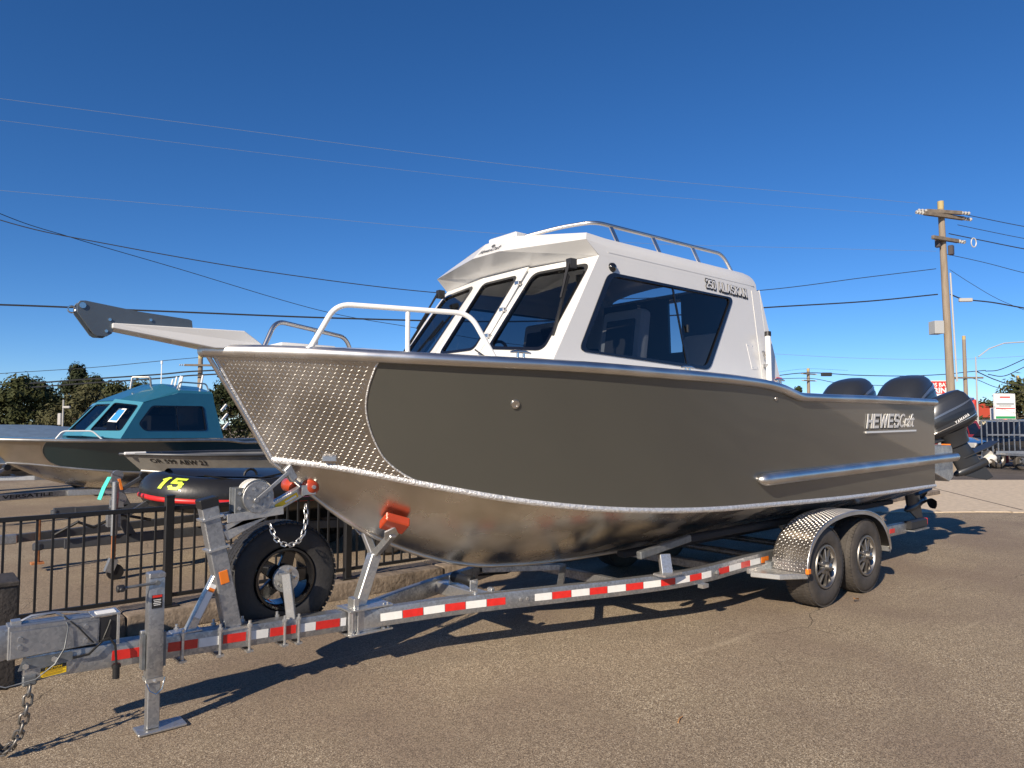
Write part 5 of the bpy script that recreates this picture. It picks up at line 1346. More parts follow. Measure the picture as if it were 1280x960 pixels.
plain_trailer('dark steel trailer under the grey skiff', SX + .2, SY, .52, 4.6, .7, .6, 3.2, 'trailer_grey', .9, jack=False)

# black inflatable
IX, IY, IZ = -4.32, 4.35, .82
rib = thing('inflatable_boat', 'black inflatable boat with red stripe, red lettering and lime green number on its bow', 'boat', (IX + 2, IY, .5))
def ribp(t, s_=1):
    """centre line of the side tube: up and in towards the bow"""
    if t < .35:
        a = (t / .35) * math.pi / 2; return V((IX + .22 + .95 * (1 - math.cos(a)), IY - s_ * .66 * math.sin(a) ** .8, IZ + .08 * (1 - t / .35) ** 1.5))
    return V((IX + 1.17 + (t - .35) * 4.6, IY - s_ * .66, IZ))
pts = [ribp(1 - i / 40) for i in range(41)] + [ribp(i / 40, -1) for i in range(1, 41)]
m = MB(); m.tube(pts, [.20] * 81, 22); part('side_tube', m, 'pvc_black', rib, smooth=60)
def tub(t, ph, off=0., s_=1):
    p, q = ribp(max(0, t - .004), s_), ribp(min(1, t + .004), s_); c_ = ribp(t, s_); tg = (q - p); o_ = V((tg.y, -tg.x, 0)).normalized()
    if o_.dot(V((c_.x - IX - 1.6, c_.y - IY, 0))) < 0: o_ = -o_
    return c_ + (o_ * math.cos(ph) + V((0, 0, 1)) * math.sin(ph)) * (.20 + off)
m = MB(); m.tube([tub(1 - i / 40, R(-14), .004) for i in range(40)] + [tub(i / 40, R(-14), .004, -1) for i in range(1, 41)], .026, 8, flat=(1, .6)); part('rubbing_strake', m, 'red_stripe', rib, smooth=60)
m = MB(); m.grid([[V((IX + .55 + 3.4 * i / 10, IY + y, (.42 if abs(y) < .1 else .66) + .22 * max(0, 1 - i / 3) ** 2)) for y in (-.6, -.3, 0, .3, .6)] for i in range(11)]); part('floor_hull', m, 'pvc_black', rib, smooth=40)
m = MB(); rows = []
for i in range(9):
    x = IX + .3 + i * .16; hw = .72 * min(1, .35 + i * .12); rows.append([V((x, IY - hw + 2 * hw * j / 8, IZ + .24 + .07 * math.sin(math.pi * j / 8) - .006 * i)) for j in range(9)])
m.grid(rows); part('bow_cover', m, 'pvc_black', rib, smooth=40)
for x in (1.0, 1.7, 2.4):
    m = MB(); m.tube(arc((IX + x, IY - .62, IZ + .23), .07, 0, math.pi, 8, (1, 0, 0), (0, 0, 1)), .014, 6); part('grab_handle', m, 'black_rubber', rib)
m = MB(); m.tube([(IX + .5, IY - .6, IZ + .25), (IX + .9, IY - .7, IZ + .17), (IX + 1.5, IY - .64, IZ + .26), (IX + 1.9, IY - .70, IZ + .18), (IX + 2.3, IY - .64, IZ + .26)], .01, 6); part('life_line', m, 'cable_black', rib)
block_text('race_number', '15', 'lime_paint', rib, lambda x, y, z: tub(.065 + .07 * x, R(18) + R(44) * y, .002 + z), aspect=.62, st=.2, shear=.25, depth=.004, sub=6)
text('maker_name', 'Bombard', 'decal_red', rib, None, None, None, depth=.006, bold=.02, warp=lambda x, y, z: tub(.42 + .17 * x, R(2) + R(26) * y, .002 + z))
t_ = plain_trailer('dark steel trailer with rusty jack leg and orange reflector, under the black inflatable', IX + .05, IY, .44, 4.2, .6, .5, 2.6, 'trailer_grey', .80, jack=False)
m = MB(); m.cyl((IX - .28, IY - .22, .16), (IX - .28, IY - .22, .52), .022, 12); jk_ = part('jack_leg', m, 'rust', t_)
b = MB(); b.cyl((IX - .28, IY - .22, .46), (IX - .28, IY - .22, 1.02), .032, 12); b.box((IX - .28, IY - .16, .62), (.12, .12, .14)); part('jack_tube', b, 'galvanised', jk_)
b = MB(); b.cyl((IX - .26, IY - .25, .08), (IX - .26, IY - .19, .08), .08, 18); part('jack_wheel', b, 'black_rubber', jk_); b = MB(); b.box((IX - .30, IY - .22, .15), (.08, .09, .14), Matrix.Rotation(R(20), 3, 'Y')); part('wheel_fork', b, 'galvanised', jk_)
m = MB(); m.box((IX - .17, IY - .05, .98), (.02, .06, .12), Matrix.Rotation(R(-14), 3, 'Y')); m.move(Matrix.Translation((-.03, -.0, 0))); part('post_reflector', m, 'orange_marker', t_)
m = MB(); m.tube([(IX - .30, IY - .03, 1.06), (IX - .36, IY - .07, .95), (IX - .40, IY - .08, .83)], .03, 6, flat=(.2, 1)); part('strap', m, 'mint_strap', t_)
m = MB(); m.tube([(IX - .8, IY - .1, .50), (IX - .6, IY - .14, .62), (IX - .45, IY - .12, .55), (IX - .2, IY - .1, .66), (IX + .1, IY - .12, .58)], .016, 8); part('wiring_loop', m, 'cable_black', t_)

# loose coupler trailer between the rows
m = MB(); m.beam((-5.4, 5.15, .38), (-2.5, 5.6, .42), .07, .09)
lt = thing('utility_trailer', 'low bare trailer tongue with grey coupler lying behind the inflatable trailer', 'trailer', (-5.4, 5.15, 0)); part('tongue', m, 'trailer_grey', lt, bev=.005)
m = MB(); m.box((-5.47, 5.14, .38), (.26, .10, .10)); m.cyl((-5.56, 5.13, .30), (-5.56, 5.13, .40), .055, 14); part('coupler', m, 'galvanised', lt, bev=.01)
m = MB(); m.cyl((-5.15, 5.1, .10), (-5.15, 5.1, .6), .025, 10); m.box((-5.15, 5.1, .1), (.12, .12, .02)); part('jack', m, 'rust', lt)
m = MB(); m.beam((-2.5, 5.0, .42), (-2.5, 6.2, .42), .07, .09); m.beam((-2.5, 5.0, .42), (-1.2, 5.0, .42), .06, .09); m.beam((-2.5, 6.2, .42), (-1.2, 6.2, .42), .06, .09); part('frame', m, 'trailer_grey', lt, bev=.004)
small_wheel(lt, (-1.8, 4.88, .28), .28, .18, 'rim_dark'); small_wheel(lt, (-1.8, 6.32, .28), .28, .18, 'rim_dark')

# boats further along the rows: one under a blue cover, one white with rod racks
CX, CY = -7.0, 15.2
def xc(p): return V((CX + (p.x + 4.96) * .8, CY + p.y * .9, .5 + (p.z - .48) * .55))
cov = thing('covered_boat', 'boat under a slate blue cover in the row behind the teal boat', 'boat', (CX + 3, CY, .5))
hull(cov, xc, mat('cover_blue', (.10, .155, .235), .7, var=.15, bump=.4, bscale=8), 'dull_alu', 'old_tread', 'cover_blue', 'dull_alu', rail_r=.03, lugs=False, plate=False)
m = MB(); rows = []
for i in range(21):
    x = -4.95 + i * .36; rows.append([xc(V((x, (-1 + 2 * j / 10) * (ys_(min(x, 2.7)) + .01), zs_(x) + .03 + (.5 * min(1, (x + 4.96) / 2.2) * (1 - abs(2 * j / 10 - 1) ** 1.5))))) for j in range(11)])
m.grid(rows); part('cover', m, 'cover_blue', cov, smooth=40)
plain_trailer('grey trailer under the blue covered boat', CX + .3, CY, .5, 5.6, .8, .5, 3.8, 'galvanised', .95)

# ---------------------------------------------------------------- trees
mat('bark', (.10, .075, .055), .9, var=.3, vscale=8, bump=.6, bscale=20)
def leaf_mat(name, a, b):
    m = mat(name, a, .75, color2=b, vscale=.9, spec=.25)
    return m
leaf_mat('needles_dark', (.014, .022, .008), (.034, .042, .014))
leaf_mat('needles_mid', (.026, .036, .011), (.062, .066, .022))
leaf_mat('needles_olive', (.045, .046, .018), (.085, .080, .034))
def tree(label, base, h, w, mt, seed, conical=.3, clumps=42, leaves=46, ls=.20, trunk=.12, group='trees behind the boat yard', top=1.0):
    rg = random.Random(seed); t = thing('evergreen_tree', label, 'tree', base, 0, group)
    b = V(base); m = MB()
    lean = V((rg.uniform(-.05, .05), rg.uniform(-.05, .05), 0)) * h
    m.tube([b, b + lean * .3 + V((0, 0, h * .4)), b + lean * .7 + V((0, 0, h * .75)), b + lean + V((0, 0, h * .96))], [trunk * h * .11 + .05, trunk * h * .09, trunk * h * .05, .02], 8)
    cs = []
    for k in range(clumps):
        q = rg.random() ** .8; z = h * (.16 + .82 * q)
        prof = (1 - q) * conical + (1 - conical) * math.sin(math.pi * min(1, (q * .85 + .22))) ** .7
        a = rg.uniform(0, 2 * math.pi); rr = w / 2 * prof * (.35 + .65 * rg.random() ** .5)
        c = b + lean * q + V((math.cos(a) * rr, math.sin(a) * rr, z)); cs.append((c, prof))
        st = b + lean * q + V((0, 0, z * .9)); m.tube([st, st.lerp(c, .6) + V((0, 0, -.05 * h * .1)), c], [.03 + .006 * h * (1 - q), .02, .01], 5)
    part('trunk', m, 'bark', t)
    m = MB()
    for c, prof in cs:
        sz = w * (.11 + .10 * rg.random())
        for _ in range(leaves):
            d = V((rg.gauss(0, 1), rg.gauss(0, 1), rg.gauss(0, .55))); d = d.normalized() * (rg.random() ** .45) * sz
            p = c + d; n = (d.normalized() + V((rg.uniform(-.7, .7), rg.uniform(-.7, .7), rg.uniform(-.2, .9)))).normalized()
            u = n.orthogonal().normalized(); v = n.cross(u); an = rg.uniform(0, 6.28); u, v = u * math.cos(an) + v * math.sin(an), v * math.cos(an) - u * math.sin(an)
            s_ = ls * rg.uniform(.6, 1.3)
            m.add([p - u * s_, p - v * s_ * .38 + n * s_ * .1, p + u * s_ * 1.1, p + v * s_ * .42 + n * s_ * .12], [(0, 1, 2, 3)])
    part('crown', m, mt, t, smooth=0)
    return t
def at_ground(px, f): p = bearing(px, 540, f); return V((p.x, p.y, 0))
TREES = [(-30, 44, 4.9, 5.2, 'needles_dark', .3), (22, 42, 4.3, 4.6, 'needles_mid', .2), (48, 46, 4.4, 4.2, 'needles_dark', .25), (88, 50, 5.75, 3.6, 'needles_dark', .75), (112, 46, 4.7, 3.4, 'needles_mid', .6),
         (105, 40, 3.4, 4.6, 'needles_olive', .1), (140, 44, 4.0, 4.0, 'needles_mid', .3), (175, 48, 4.3, 4.2, 'needles_mid', .3), (286, 46, 4.2, 4.4, 'needles_dark', .2), (318, 52, 4.6, 5.0, 'needles_olive', .3), (-75, 40, 5.0, 5.0, 'needles_mid', .3), (232, 56, 3.9, 4.6, 'needles_mid', .2)]
LB = ['broad dark evergreen at the far left edge of the yard', 'bushy mid green evergreen behind the bow of the teal boat', 'dark rounded evergreen left of the tall pointed one', 'tall ragged pointed conifer rising above its neighbours', 'slender conifer with a thin spire top',
      'low olive brown tree close behind the teal cabin', 'mid green tree beside the slender conifer', 'mid green tree over the teal cabin roof', 'dark evergreen seen between the teal cabin and the grey bow', 'olive evergreen hidden mostly by the grey bow', 'large green tree beyond the left end of the yard', 'low green tree behind the aerial of the teal boat']
for i, (px, f, h, w, mt, cn) in enumerate(TREES):
    tree(LB[i], at_ground(px, f), h, w, mt, 100 + i, cn, clumps=66, leaves=72, ls=.15)
TREES = [(1272, 60, 5.0, 6.5, 'needles_mid', .2), (1292, 52, 4.2, 5.0, 'needles_olive', .2), (1228, 78, 3.6, 6, 'needles_mid', .2), (1213, 74, 3.4, 4, 'needles_olive', .3), (997, 90, 6.2, 2.4, 'needles_dark', .9), (1255, 70, 3.4, 5, 'needles_dark', .2)]
LB = ['green tree beside the white stacked sign across the road', 'olive bush right of the white stacked sign', 'low green tree behind the red roof', 'small olive tree against the red roofed building', 'far narrow conifer next to the distant crossarm pole', 'dark shrubby tree behind the white stacked sign']
for i, (px, f, h, w, mt, cn) in enumerate(TREES):
    tree(LB[i], at_ground(px, f), h, w, mt, 200 + i, cn, clumps=34, leaves=40, ls=.24, group='trees across the road')

# ---------------------------------------------------------------- poles and wires
mat('pole_wood', (.30, .245, .185), .85, color2=(.20, .16, .12), vscale=3, stretch=(6, 6, .5), bump=.5, bscale=20)
mat('pole_cut', (.42, .33, .15), .8)
mat('insulator', (.42, .41, .39), .4)
mat('box_grey', (.36, .37, .37), .6)
mat('wire_dark', (.02, .022, .026), .6)
mat('wire_pale', (.17, .22, .32), .6)
def pole(label, base, h, r0, r1, lean=V((0, 0, 0)), arms=(), extra=True):
    t = thing('utility_pole', label, 'utility pole', base, 0, 'utility poles')
    b = V(base); top = b + V((0, 0, h)) + lean
    m = MB(); m.tube([b.lerp(top, i / 8) for i in range(9)], [r0 + (r1 - r0) * i / 8 for i in range(9)], 14); part('shaft', m, 'pole_wood', t, smooth=50)
    m = MB(); m.cyl(top - V((0, 0, .25)), top + V((0, 0, .02)), r1 * 1.03, 14); part('pole_top', m, 'pole_cut', t)
    for z, L, a, ins in arms:
        c = b.lerp(top, z / h); d = RT * math.cos(a) + FW * math.sin(a); c2 = c - FW * (r1 + .06)
        m = MB(); m.beam(c2 - d * L / 2, c2 + d * L / 2, .10, .12); am_ = part('crossarm', m, mat('arm_wood', (.16, .13, .10), .85, var=.3), t, bev=.01)
        for k in ins:
            q = c2 + d * k * L / 2; s_ = 1 if k > 0 else -1; m = MB()
            for j in range(3): m.lathe([(.02, 0), (.06, .02), (.06, .05), (.02, .07)], q + d * s_ * (.06 + .12 * j), d * s_, 10)
            part('insulator', m, 'insulator', am_, smooth=50)
    return t, top
P1b = at_ground(1192.5, 23)
lean1 = RT * -.18
P1, P1t = pole('tall timber utility pole with crossarms, grey box and conduit, beyond the outboards', P1b, 8.93, .142, .092, lean1, [(8.42, 1.75, R(20), (-.98, .98)), (8.55, 1.3, R(10), (-.9, .9)), (7.65, 1.25, R(24), (.95,))])
def on_pole(z, off=0.): return P1b.lerp(P1t, z / 8.93) + RT * off - FW * .1
m = MB(); q = on_pole(4.75, -.42); m.box(q, (.36, .3, .42), R(49.5)); part('meter_box', m, 'box_grey', P1, bev=.01)
m = MB(); m.tube([on_pole(3.0, .155), on_pole(6.55, .13)], .026, 10); part('conduit', m, 'insulator', P1)
m = MB(); m.tube(arc(on_pole(7.55, .95), .15, 0, 2 * math.pi, 14, RT * .55, V((0, 0, 1))), .018, 6); part('cutout', m, 'insulator', P1)
for zz_, oo_ in ((7.55, -.22), (7.3, .2)):
    m = MB(); m.box(on_pole(zz_, oo_), (.15, .15, .32)); part('cutout_body', m, mat('cutout_brown', (.06, .05, .05), .5), P1, bev=.02)
P0b = at_ground(-190, 15); P0, P0t = pole('timber utility pole left of the yard', P0b, 9.3, .2, .15, V((0, 0, 0)), [(8.7, 1.8, R(15), (-.98, .98))])
P2b = at_ground(1209, 48); P2, P2t = pole('thin timber pole beyond the tall utility pole', P2b, 7.6, .15, .11, V((0, 0, 0)), [(4.75, 2.2, R(0), ())])
P3b = at_ground(1012, 75); P3, P3t = pole('far utility pole with double crossarms above the outboards', P3b, 7.5, .2, .15, V((0, 0, 0)), [(6.9, 2.0, R(30), (-.9, .9)), (6.2, 1.8, R(30), (-.9, .9))])
P4b = at_ground(248.5, 42); P4, P4t = pole('weathered utility pole behind the teal boat', P4b, 5.75, .17, .13, V((0, 0, 0)), [(5.1, 1.6, R(10), (-.9, .9))])
P5b = at_ground(1275, 70); P5, P5t = pole('distant pole behind the trees across the road', P5b, 6.4, .17, .12, V((0, 0, 0)))
def wire(label, pts, r, mt='wire_dark', n=10):
    """a cable hanging smoothly through surveyed points"""
    pts = [V(p) for p in pts]; k = len(pts)
    f = [herm([i / (k - 1) for i in range(k)], [p[j] for p in pts]) for j in range(3)]
    m = MB(); m.tube([V([g_(i / (n * (k - 1))) for g_ in f]) for i in range(n * (k - 1) + 1)], r, 5)
    p = (pts[0] + pts[-1]) / 2; z = min(q.z for q in m.v)
    o = solo('overhead_wire', m, mt, label, 'wire', (pts[-1].x, pts[-1].y, pts[-1].z), 'overhead wires', smooth=60)
    return o
def fr(x, f0=15, f1=23): return f0 + (f1 - f0) * max(0, min(1.2, (x + 190) / (1180 + 190)))
def W_(pts, f0=15, f1=23): return [bearing(x, y, fr(x, f0, f1)) for x, y in pts]
wire('topmost pale wire to the crossarm of the tall pole', W_([(-190, 98), (250, 156), (700, 213), (1148, 254)]), .005, 'wire_pale')
wire('pale wire just under the topmost one', W_([(-190, 126), (300, 188), (720, 236), (1140, 270)]), .004, 'wire_pale')
wire('pale wire sagging at mid height above the wheelhouse', W_([(-190, 218), (0, 238), (350, 268), (560, 287), (800, 304), (1010, 310), (1170, 314)]), .0045, 'wire_pale')
wire('twisted service cable dipping behind the wheelhouse', W_([(-190, 205), (0, 275), (140, 306), (350, 342), (560, 367), (760, 374), (950, 363), (1080, 347), (1170, 336)]), .012)
wire('service drop slanting down behind the bow rail', W_([(-190, 180), (0, 267), (90, 297), (220, 335), (400, 388), (520, 410), (640, 430), (760, 440)], 15, 34), .010)
wire('heavy cable bundle crossing level behind the bow and cabin', W_([(-190, 378), (0, 381), (200, 389), (430, 398), (640, 402), (830, 395), (950, 385), (1080, 377), (1172, 368)]), .022)
wire('thin wire low over the teal boat', [bearing(x, y, 42) for x, y in [(-150, 478), (0, 467), (120, 459), (248, 447), (420, 436)]], .018)
for dy, lab in ((0, 'upper of two heavy cables over the trees'), (5, 'lower of two heavy cables over the trees')):
    wire(lab, [bearing(x, y + dy, 41.7) for x, y in [(-150, 482), (0, 481), (110, 474), (200, 468), (246, 464), (330, 462), (430, 470)]], .045)
A = [(-.8, .1)]
for pts, r_, lab, f1, mt in [
    ([(1190, 265), (1215, 270), (1280, 283), (1360, 296)], .012, 'wire from the top crossarm of the tall pole towards the right', 23, 'wire_dark'),
    ([(1197, 281), (1230, 288), (1280, 298), (1360, 312)], .010, 'wire below it from the tall pole towards the right', 23, 'wire_dark'),
    ([(1186, 292), (1230, 301), (1280, 311), (1360, 325)], .016, 'heavier wire from the second arm of the tall pole', 23, 'wire_dark'),
    ([(1180, 317), (1230, 328), (1280, 341), (1360, 360)], .010, 'thin wire from the middle of the tall pole', 23, 'wire_dark'),
    ([(1187, 337), (1215, 355), (1250, 375), (1300, 395)], .008, 'drop wire slanting down from the tall pole', 23, 'wire_dark'),
    ([(1188, 368), (1205, 374), (1240, 378), (1280, 385), (1360, 398)], .022, 'heavy cable with splice right of the tall pole', 23, 'wire_dark'),
    ([(960, 471), (1010, 466), (1070, 469), (1130, 470), (1180, 468), (1209, 465), (1232, 463)], .03, 'cable running from the far pole to the thin pole', 48, 'wire_dark'),
    ([(960, 474), (1012, 473), (1050, 479), (1110, 482), (1165, 480), (1209, 472), (1245, 484), (1280, 491)], .022, 'lower cable running from the far pole past the thin pole', 48, 'wire_dark'),
    ([(1232, 464), (1250, 462), (1280, 449), (1330, 425)], .03, 'cable rising to the right from the thin pole arm', 48, 'wire_dark'),
    ([(1235, 468), (1255, 470), (1280, 459), (1330, 436)], .03, 'second cable rising to the right from the thin pole arm', 48, 'wire_dark'),
    ([(1220, 464), (1245, 475), (1270, 481), (1330, 484)], .035, 'cable sagging right from the thin pole arm', 48, 'wire_dark'),
    ([(960, 442), (1080, 448), (1200, 449), (1300, 444)], .012, 'faint wire far above the outboards', 48, 'wire_pale'),
    ([(950, 470), (980, 464), (1012, 461), (1060, 463)], .012, 'thin wire at the far pole', 75, 'wire_dark')]:
    wire(lab, [bearing(x, y, f1) for x, y in pts], r_, mt)
m = MB(); a_ = bearing(1198, 371, 23); m.box(bearing(1207, 375, 22.98), (.42, .1, .12), R(-45)); solo('cable_splice', m, 'insulator', 'pale splice case on the heavy cable right of the tall pole', 'splice', bearing(1207, 375, 22.98), bev=.02)
m = MB(); solo('line_amplifier', MB().box(bearing(1033, 468, 47.98), (.7, .2, .25), R(-40)), 'wire_dark', 'dark case on the cable left of the outboards', 'splice', bearing(1033, 468, 47.98), bev=.03)
# street lamp and slim signal mast
L0 = at_ground(1223, 40); lamp = thing('street_lamp', 'slim grey street lamp with long curved arm', 'street lamp', L0)
m = MB(); z1 = bearing(1223, 446, 40).z; m.tube([L0, L0 + V((0, 0, z1))], [.06, .035], 10); part('mast', m, 'box_grey', lamp)
m = MB(); m.tube([bearing(1223, 446, 40), bearing(1236, 436, 40), bearing(1255, 429, 40), bearing(1285, 427, 40)], .035, 8); part('arm', m, 'box_grey', lamp)
m = MB(); m.box(bearing(1290, 428, 40), (.7, .25, .14), R(-40)); part('lamp_head', m, 'box_grey', lamp, bev=.03)
L0 = at_ground(78, 24); m = MB(); m.tube([L0, L0 + V((0, 0, 2.45))], .025, 8); mp = solo('light_post', m, 'insulator', 'small pale post with a lamp beyond the teal bow', 'post', L0)
m = MB(); m.box(bearing(83, 509, 24), (.26, .08, .08), R(-40)); m.box(bearing(75, 524, 24), (.12, .12, .4), R(-40)); part('lamp_head', m, 'insulator', mp, bev=.02)

# ---------------------------------------------------------------- across the road, right
SA = R(49.5 - 90)
def board(pxa, pya, pxb, pyb, f, th=.12):
    a, b = bearing(pxa, pya, f), bearing(pxb, pyb, f); c = (a + b) / 2; w = (b - a).dot(RT); h = a.z - b.z
    return c, abs(w), abs(h)
mat('sign_white', (.80, .79, .76), .45); mat('sign_red', (.62, .035, .025), .45); mat('sign_green', (.03, .30, .10), .5); mat('sign_grey', (.30, .32, .33), .5); mat('sign_blue', (.05, .08, .25), .5)
c, w, h = board(1149, 476, 1189, 498, 40)
sg_ = thing('shop_sign', 'red and white shop sign on a post behind the tall pole', 'sign', (c.x, c.y, 0))
m = MB(); m.box(c, (w, .14, h), SA); part('board', m, 'sign_white', sg_, bev=.01)
m = MB(); m.box(c - FW * .075 + V((0, 0, h * .12)), (w * .96, .012, h * .70), SA); part('panel', m, 'sign_red', sg_)
text('shop_name', 'COOS BAY', 'sign_white', sg_, c - RT * w * .46 - FW * .085 + V((0, 0, h * .16)), RT, (0, 0, 1), size=h * .22, width=w * .88, depth=.01, bold=.02)
text('shop_name', 'MARINE', 'sign_white', sg_, c - RT * w * .44 - FW * .085 + V((0, 0, -h * .19)), RT, (0, 0, 1), size=h * .30, width=w * .90, depth=.01, bold=.035)
m = MB(); m.cyl((c.x, c.y, 0), (c.x, c.y, c.z - h * .45), .12, 10); part('post', m, 'sign_grey', sg_)
c, w, h = board(1241, 492, 1270, 524, 30)
sg_ = thing('stacked_sign', 'white stacked notice sign with red band and green foot on a leaning prop', 'sign', (c.x, c.y, 0)); SB = SA + R(6)
m = MB(); m.box(c, (w, .1, h), SB); part('board', m, 'sign_white', sg_, bev=.006)
for dz, hh, ww, mt in ((.36, .05, .5, 'sign_red'), (.10, .06, .86, 'sign_grey'), (.02, .035, .6, 'sign_grey'), (-.08, .035, .92, 'sign_red'), (-.24, .03, .8, 'sign_white'), (-.43, .09, .95, 'sign_green')):
    m = MB(); m.box(c - FW * .056 + V((0, 0, dz * h)), (w * ww, .01, hh * h), SB); part('sign_band', m, mt, sg_)
m = MB(); m.box(c - FW * .056 - RT * w * .36 + V((0, 0, .37 * h)), (w * .14, .012, .06 * h), SB); part('sign_band', m, 'sign_blue', sg_)
m = MB(); m.cyl((c.x, c.y, 0), (c.x, c.y, c.z - h / 2), .09, 10); part('post', m, 'sign_red', sg_)
c, w, h = board(1238, 510, 1248, 525, 31); sg_ = thing('small_sign', 'small white sign left of the stacked notice sign', 'sign', (c.x, c.y, 0))
m = MB(); m.box(c, (w, .08, h), SA); part('board', m, 'sign_white', sg_, bev=.006); m = MB(); m.cyl((c.x, c.y, 0), (c.x, c.y, c.z), .06, 8); part('post', m, 'sign_white', sg_)
# red-roofed building
bq = at_ground(1219, 62); hb = thing('roadside_building', 'cream roadside building with red hipped roof across the road', 'building', bq)
m = MB(); m.box(bq + V((0, 0, 1.1)), (3.6, 3, 2.2), SA); part('wall', m, mat('cream_wall', (.55, .50, .40), .8), hb)
m = MB(); q = [bq + RT * a + FW * b + V((0, 0, 2.2)) for a, b in ((-2.3, -1.9), (2.3, -1.9), (2.3, 1.9), (-2.3, 1.9))]; ap = [bq + RT * a + V((0, 0, 3.4)) for a in (-.9, .9)]
m.add(q + ap, [(0, 1, 5, 4), (1, 2, 5), (2, 3, 4, 5), (3, 0, 4), (0, 3, 2, 1)]); part('roof', m, mat('roof_red', (.42, .06, .03), .6), hb)
for a in (-1.0, .2, 1.2):
    m = MB(); m.box(bq + RT * a - FW * 1.52 + V((0, 0, 1.2)), (.7, .06, 1.0), SA); part('window', m, 'black_gloss', hb)
bq = at_ground(1172, 66); gb = thing('roadside_building', 'low grey green flat building behind the kicker outboard', 'building', bq)
m = MB(); m.box(bq + V((0, 0, 1.35)), (7, 4, 2.7), SA); part('wall', m, mat('grey_green_wall', (.30, .38, .36), .8), gb); m = MB(); m.box(bq + V((0, 0, 2.78)), (7.4, 4.4, .16), SA); part('roof', m, 'sign_white', gb, bev=.02)
for a in (-2, 0, 2):
    m = MB(); m.box(bq + RT * a - FW * 2.02 + V((0, 0, 1.3)), (1.3, .06, 1.1), SA); part('window', m, 'black_gloss', gb)
# flag
fq = at_ground(1215, 55); fl = thing('flagpole', 'small flag on a pole near the red roof', 'flag', fq)
m = MB(); m.cyl(fq, fq + V((0, 0, 3.75)), .03, 8); part('mast', m, 'box_grey', fl)
m = MB(); zt = 3.7; m.grid([[fq + RT * (.02 + .5 * i / 6) + FW * .06 * math.sin(i * 1.4) + V((0, 0, zt - .36 * j / 3 - .30 * i / 6)) for j in range(4)] for i in range(7)]); part('cloth', m, 'sign_red', fl, smooth=40)
m = MB(); m.box(fq + RT * .12 - FW * .06 + V((0, 0, zt - .12)), (.2, .01, .16), SA); part('canton', m, 'sign_blue', fl)

# dark pickup behind the gate bars
def local_xy(o, ang): 
    return lambda x, y, z: o + V((x * math.cos(ang) - y * math.sin(ang), x * math.sin(ang) + y * math.cos(ang), z))
co_ = at_ground(1262, 27.5); pk = thing('pickup_truck', 'black pickup truck parked behind the galvanised bars across the road', 'pickup', co_, SA + R(14), None, local=True)
m = MB()
secs = [(-2.55, .62, .80, .55), (-2.45, .50, .92, .55), (-1.9, .48, 1.02, .55), (-1.1, .46, 1.10, .55), (-.9, .46, 1.12, .55), (1.0, .46, 1.12, .55), (1.2, .46, 1.12, .55), (2.5, .48, 1.12, .55), (2.6, .6, 1.05, .55)]
rows = [[V((x, y, z)) for y, z in ((-.84, lo_), (-.94, lo_ + .12), (-.95, hi_ - .12), (-.88, hi_), (0, hi_ + .03), (.88, hi_), (.95, hi_ - .12), (.94, lo_ + .12), (.84, lo_))] for x, lo_, hi_, _ in secs]
m.grid(rows, closeu=True); m.poly(rows[0]); m.poly(rows[-1][::-1]); mat('truck_black', (.008, .009, .012), .2, coat=1.); part('body', m, 'truck_black', pk, smooth=30)
m = MB(); rows = [[V((x, y * k, z)) for y in (-.82, .82)] for x, z, k in ((-.95, 1.1, 1), (-.35, 1.72, .82), (.15, 1.80, .8), (.95, 1.78, .8), (1.25, 1.12, .98))]
m.grid(rows); 
for s_ in (-1, 1): m.poly([V((x, s_ * .82 * k, z)) for x, z, k in ((-.95, 1.1, 1), (-.35, 1.72, .82), (.15, 1.80, .8), (.95, 1.78, .8), (1.25, 1.12, .98))])
cb = part('cab', m, 'truck_black', pk, smooth=20)
glass_mat('truck_glass', (.05, .06, .08))
for s_ in (-1, 1):
    for xa, xb_, xc_, xd in ((-.72, -.30, .18, .18), (.26, .26, .85, 1.02)):
        m = MB(); m.add([V((xa if xa < 0 else xa, s_ * .825, 1.17)), V((xb_, s_ * .685, 1.66)), V((xc_, s_ * .685, 1.67)), V((xd, s_ * .825, 1.17))], [(0, 1, 2, 3)]); part('side_window', m, 'black_gloss', cb)
    m = MB(); m.box((-2.50, s_ * .66, .84), (.12, .36, .20)); part('headlight', m, 'insulator', pk, bev=.03)
m = MB(); m.add([V((-.93, -.74, 1.15)), V((-.93, .74, 1.15)), V((-.40, .62, 1.69)), V((-.40, -.62, 1.69))], [(0, 1, 2, 3)]); part('windscreen', m, 'black_gloss', cb)
m = MB(); m.box((-2.56, 0, .80), (.06, .86, .24)); part('grille', m, 'stainless', pk, bev=.01)
for x in (-1.65, 1.65):
    for s_ in (-1, 1): small_wheel(pk, (x, s_ * .86, .38), .38, .24)
# a red car further back, built on the same body
rc = clone(pk, None, site(20.6, 33.5), SA + R(20)); rc.name = 'parked_car'; rc['label'] = 'dull red car parked behind the black pickup'; rc['category'] = 'car'
rm = mat('car_red', (.22, .02, .018), .3, coat=.8)
for ch in rc.children:
    if ch.name.split('.')[0] in ('body', 'cab'): ch.data = ch.data.copy(); ch.data.materials[0] = rm
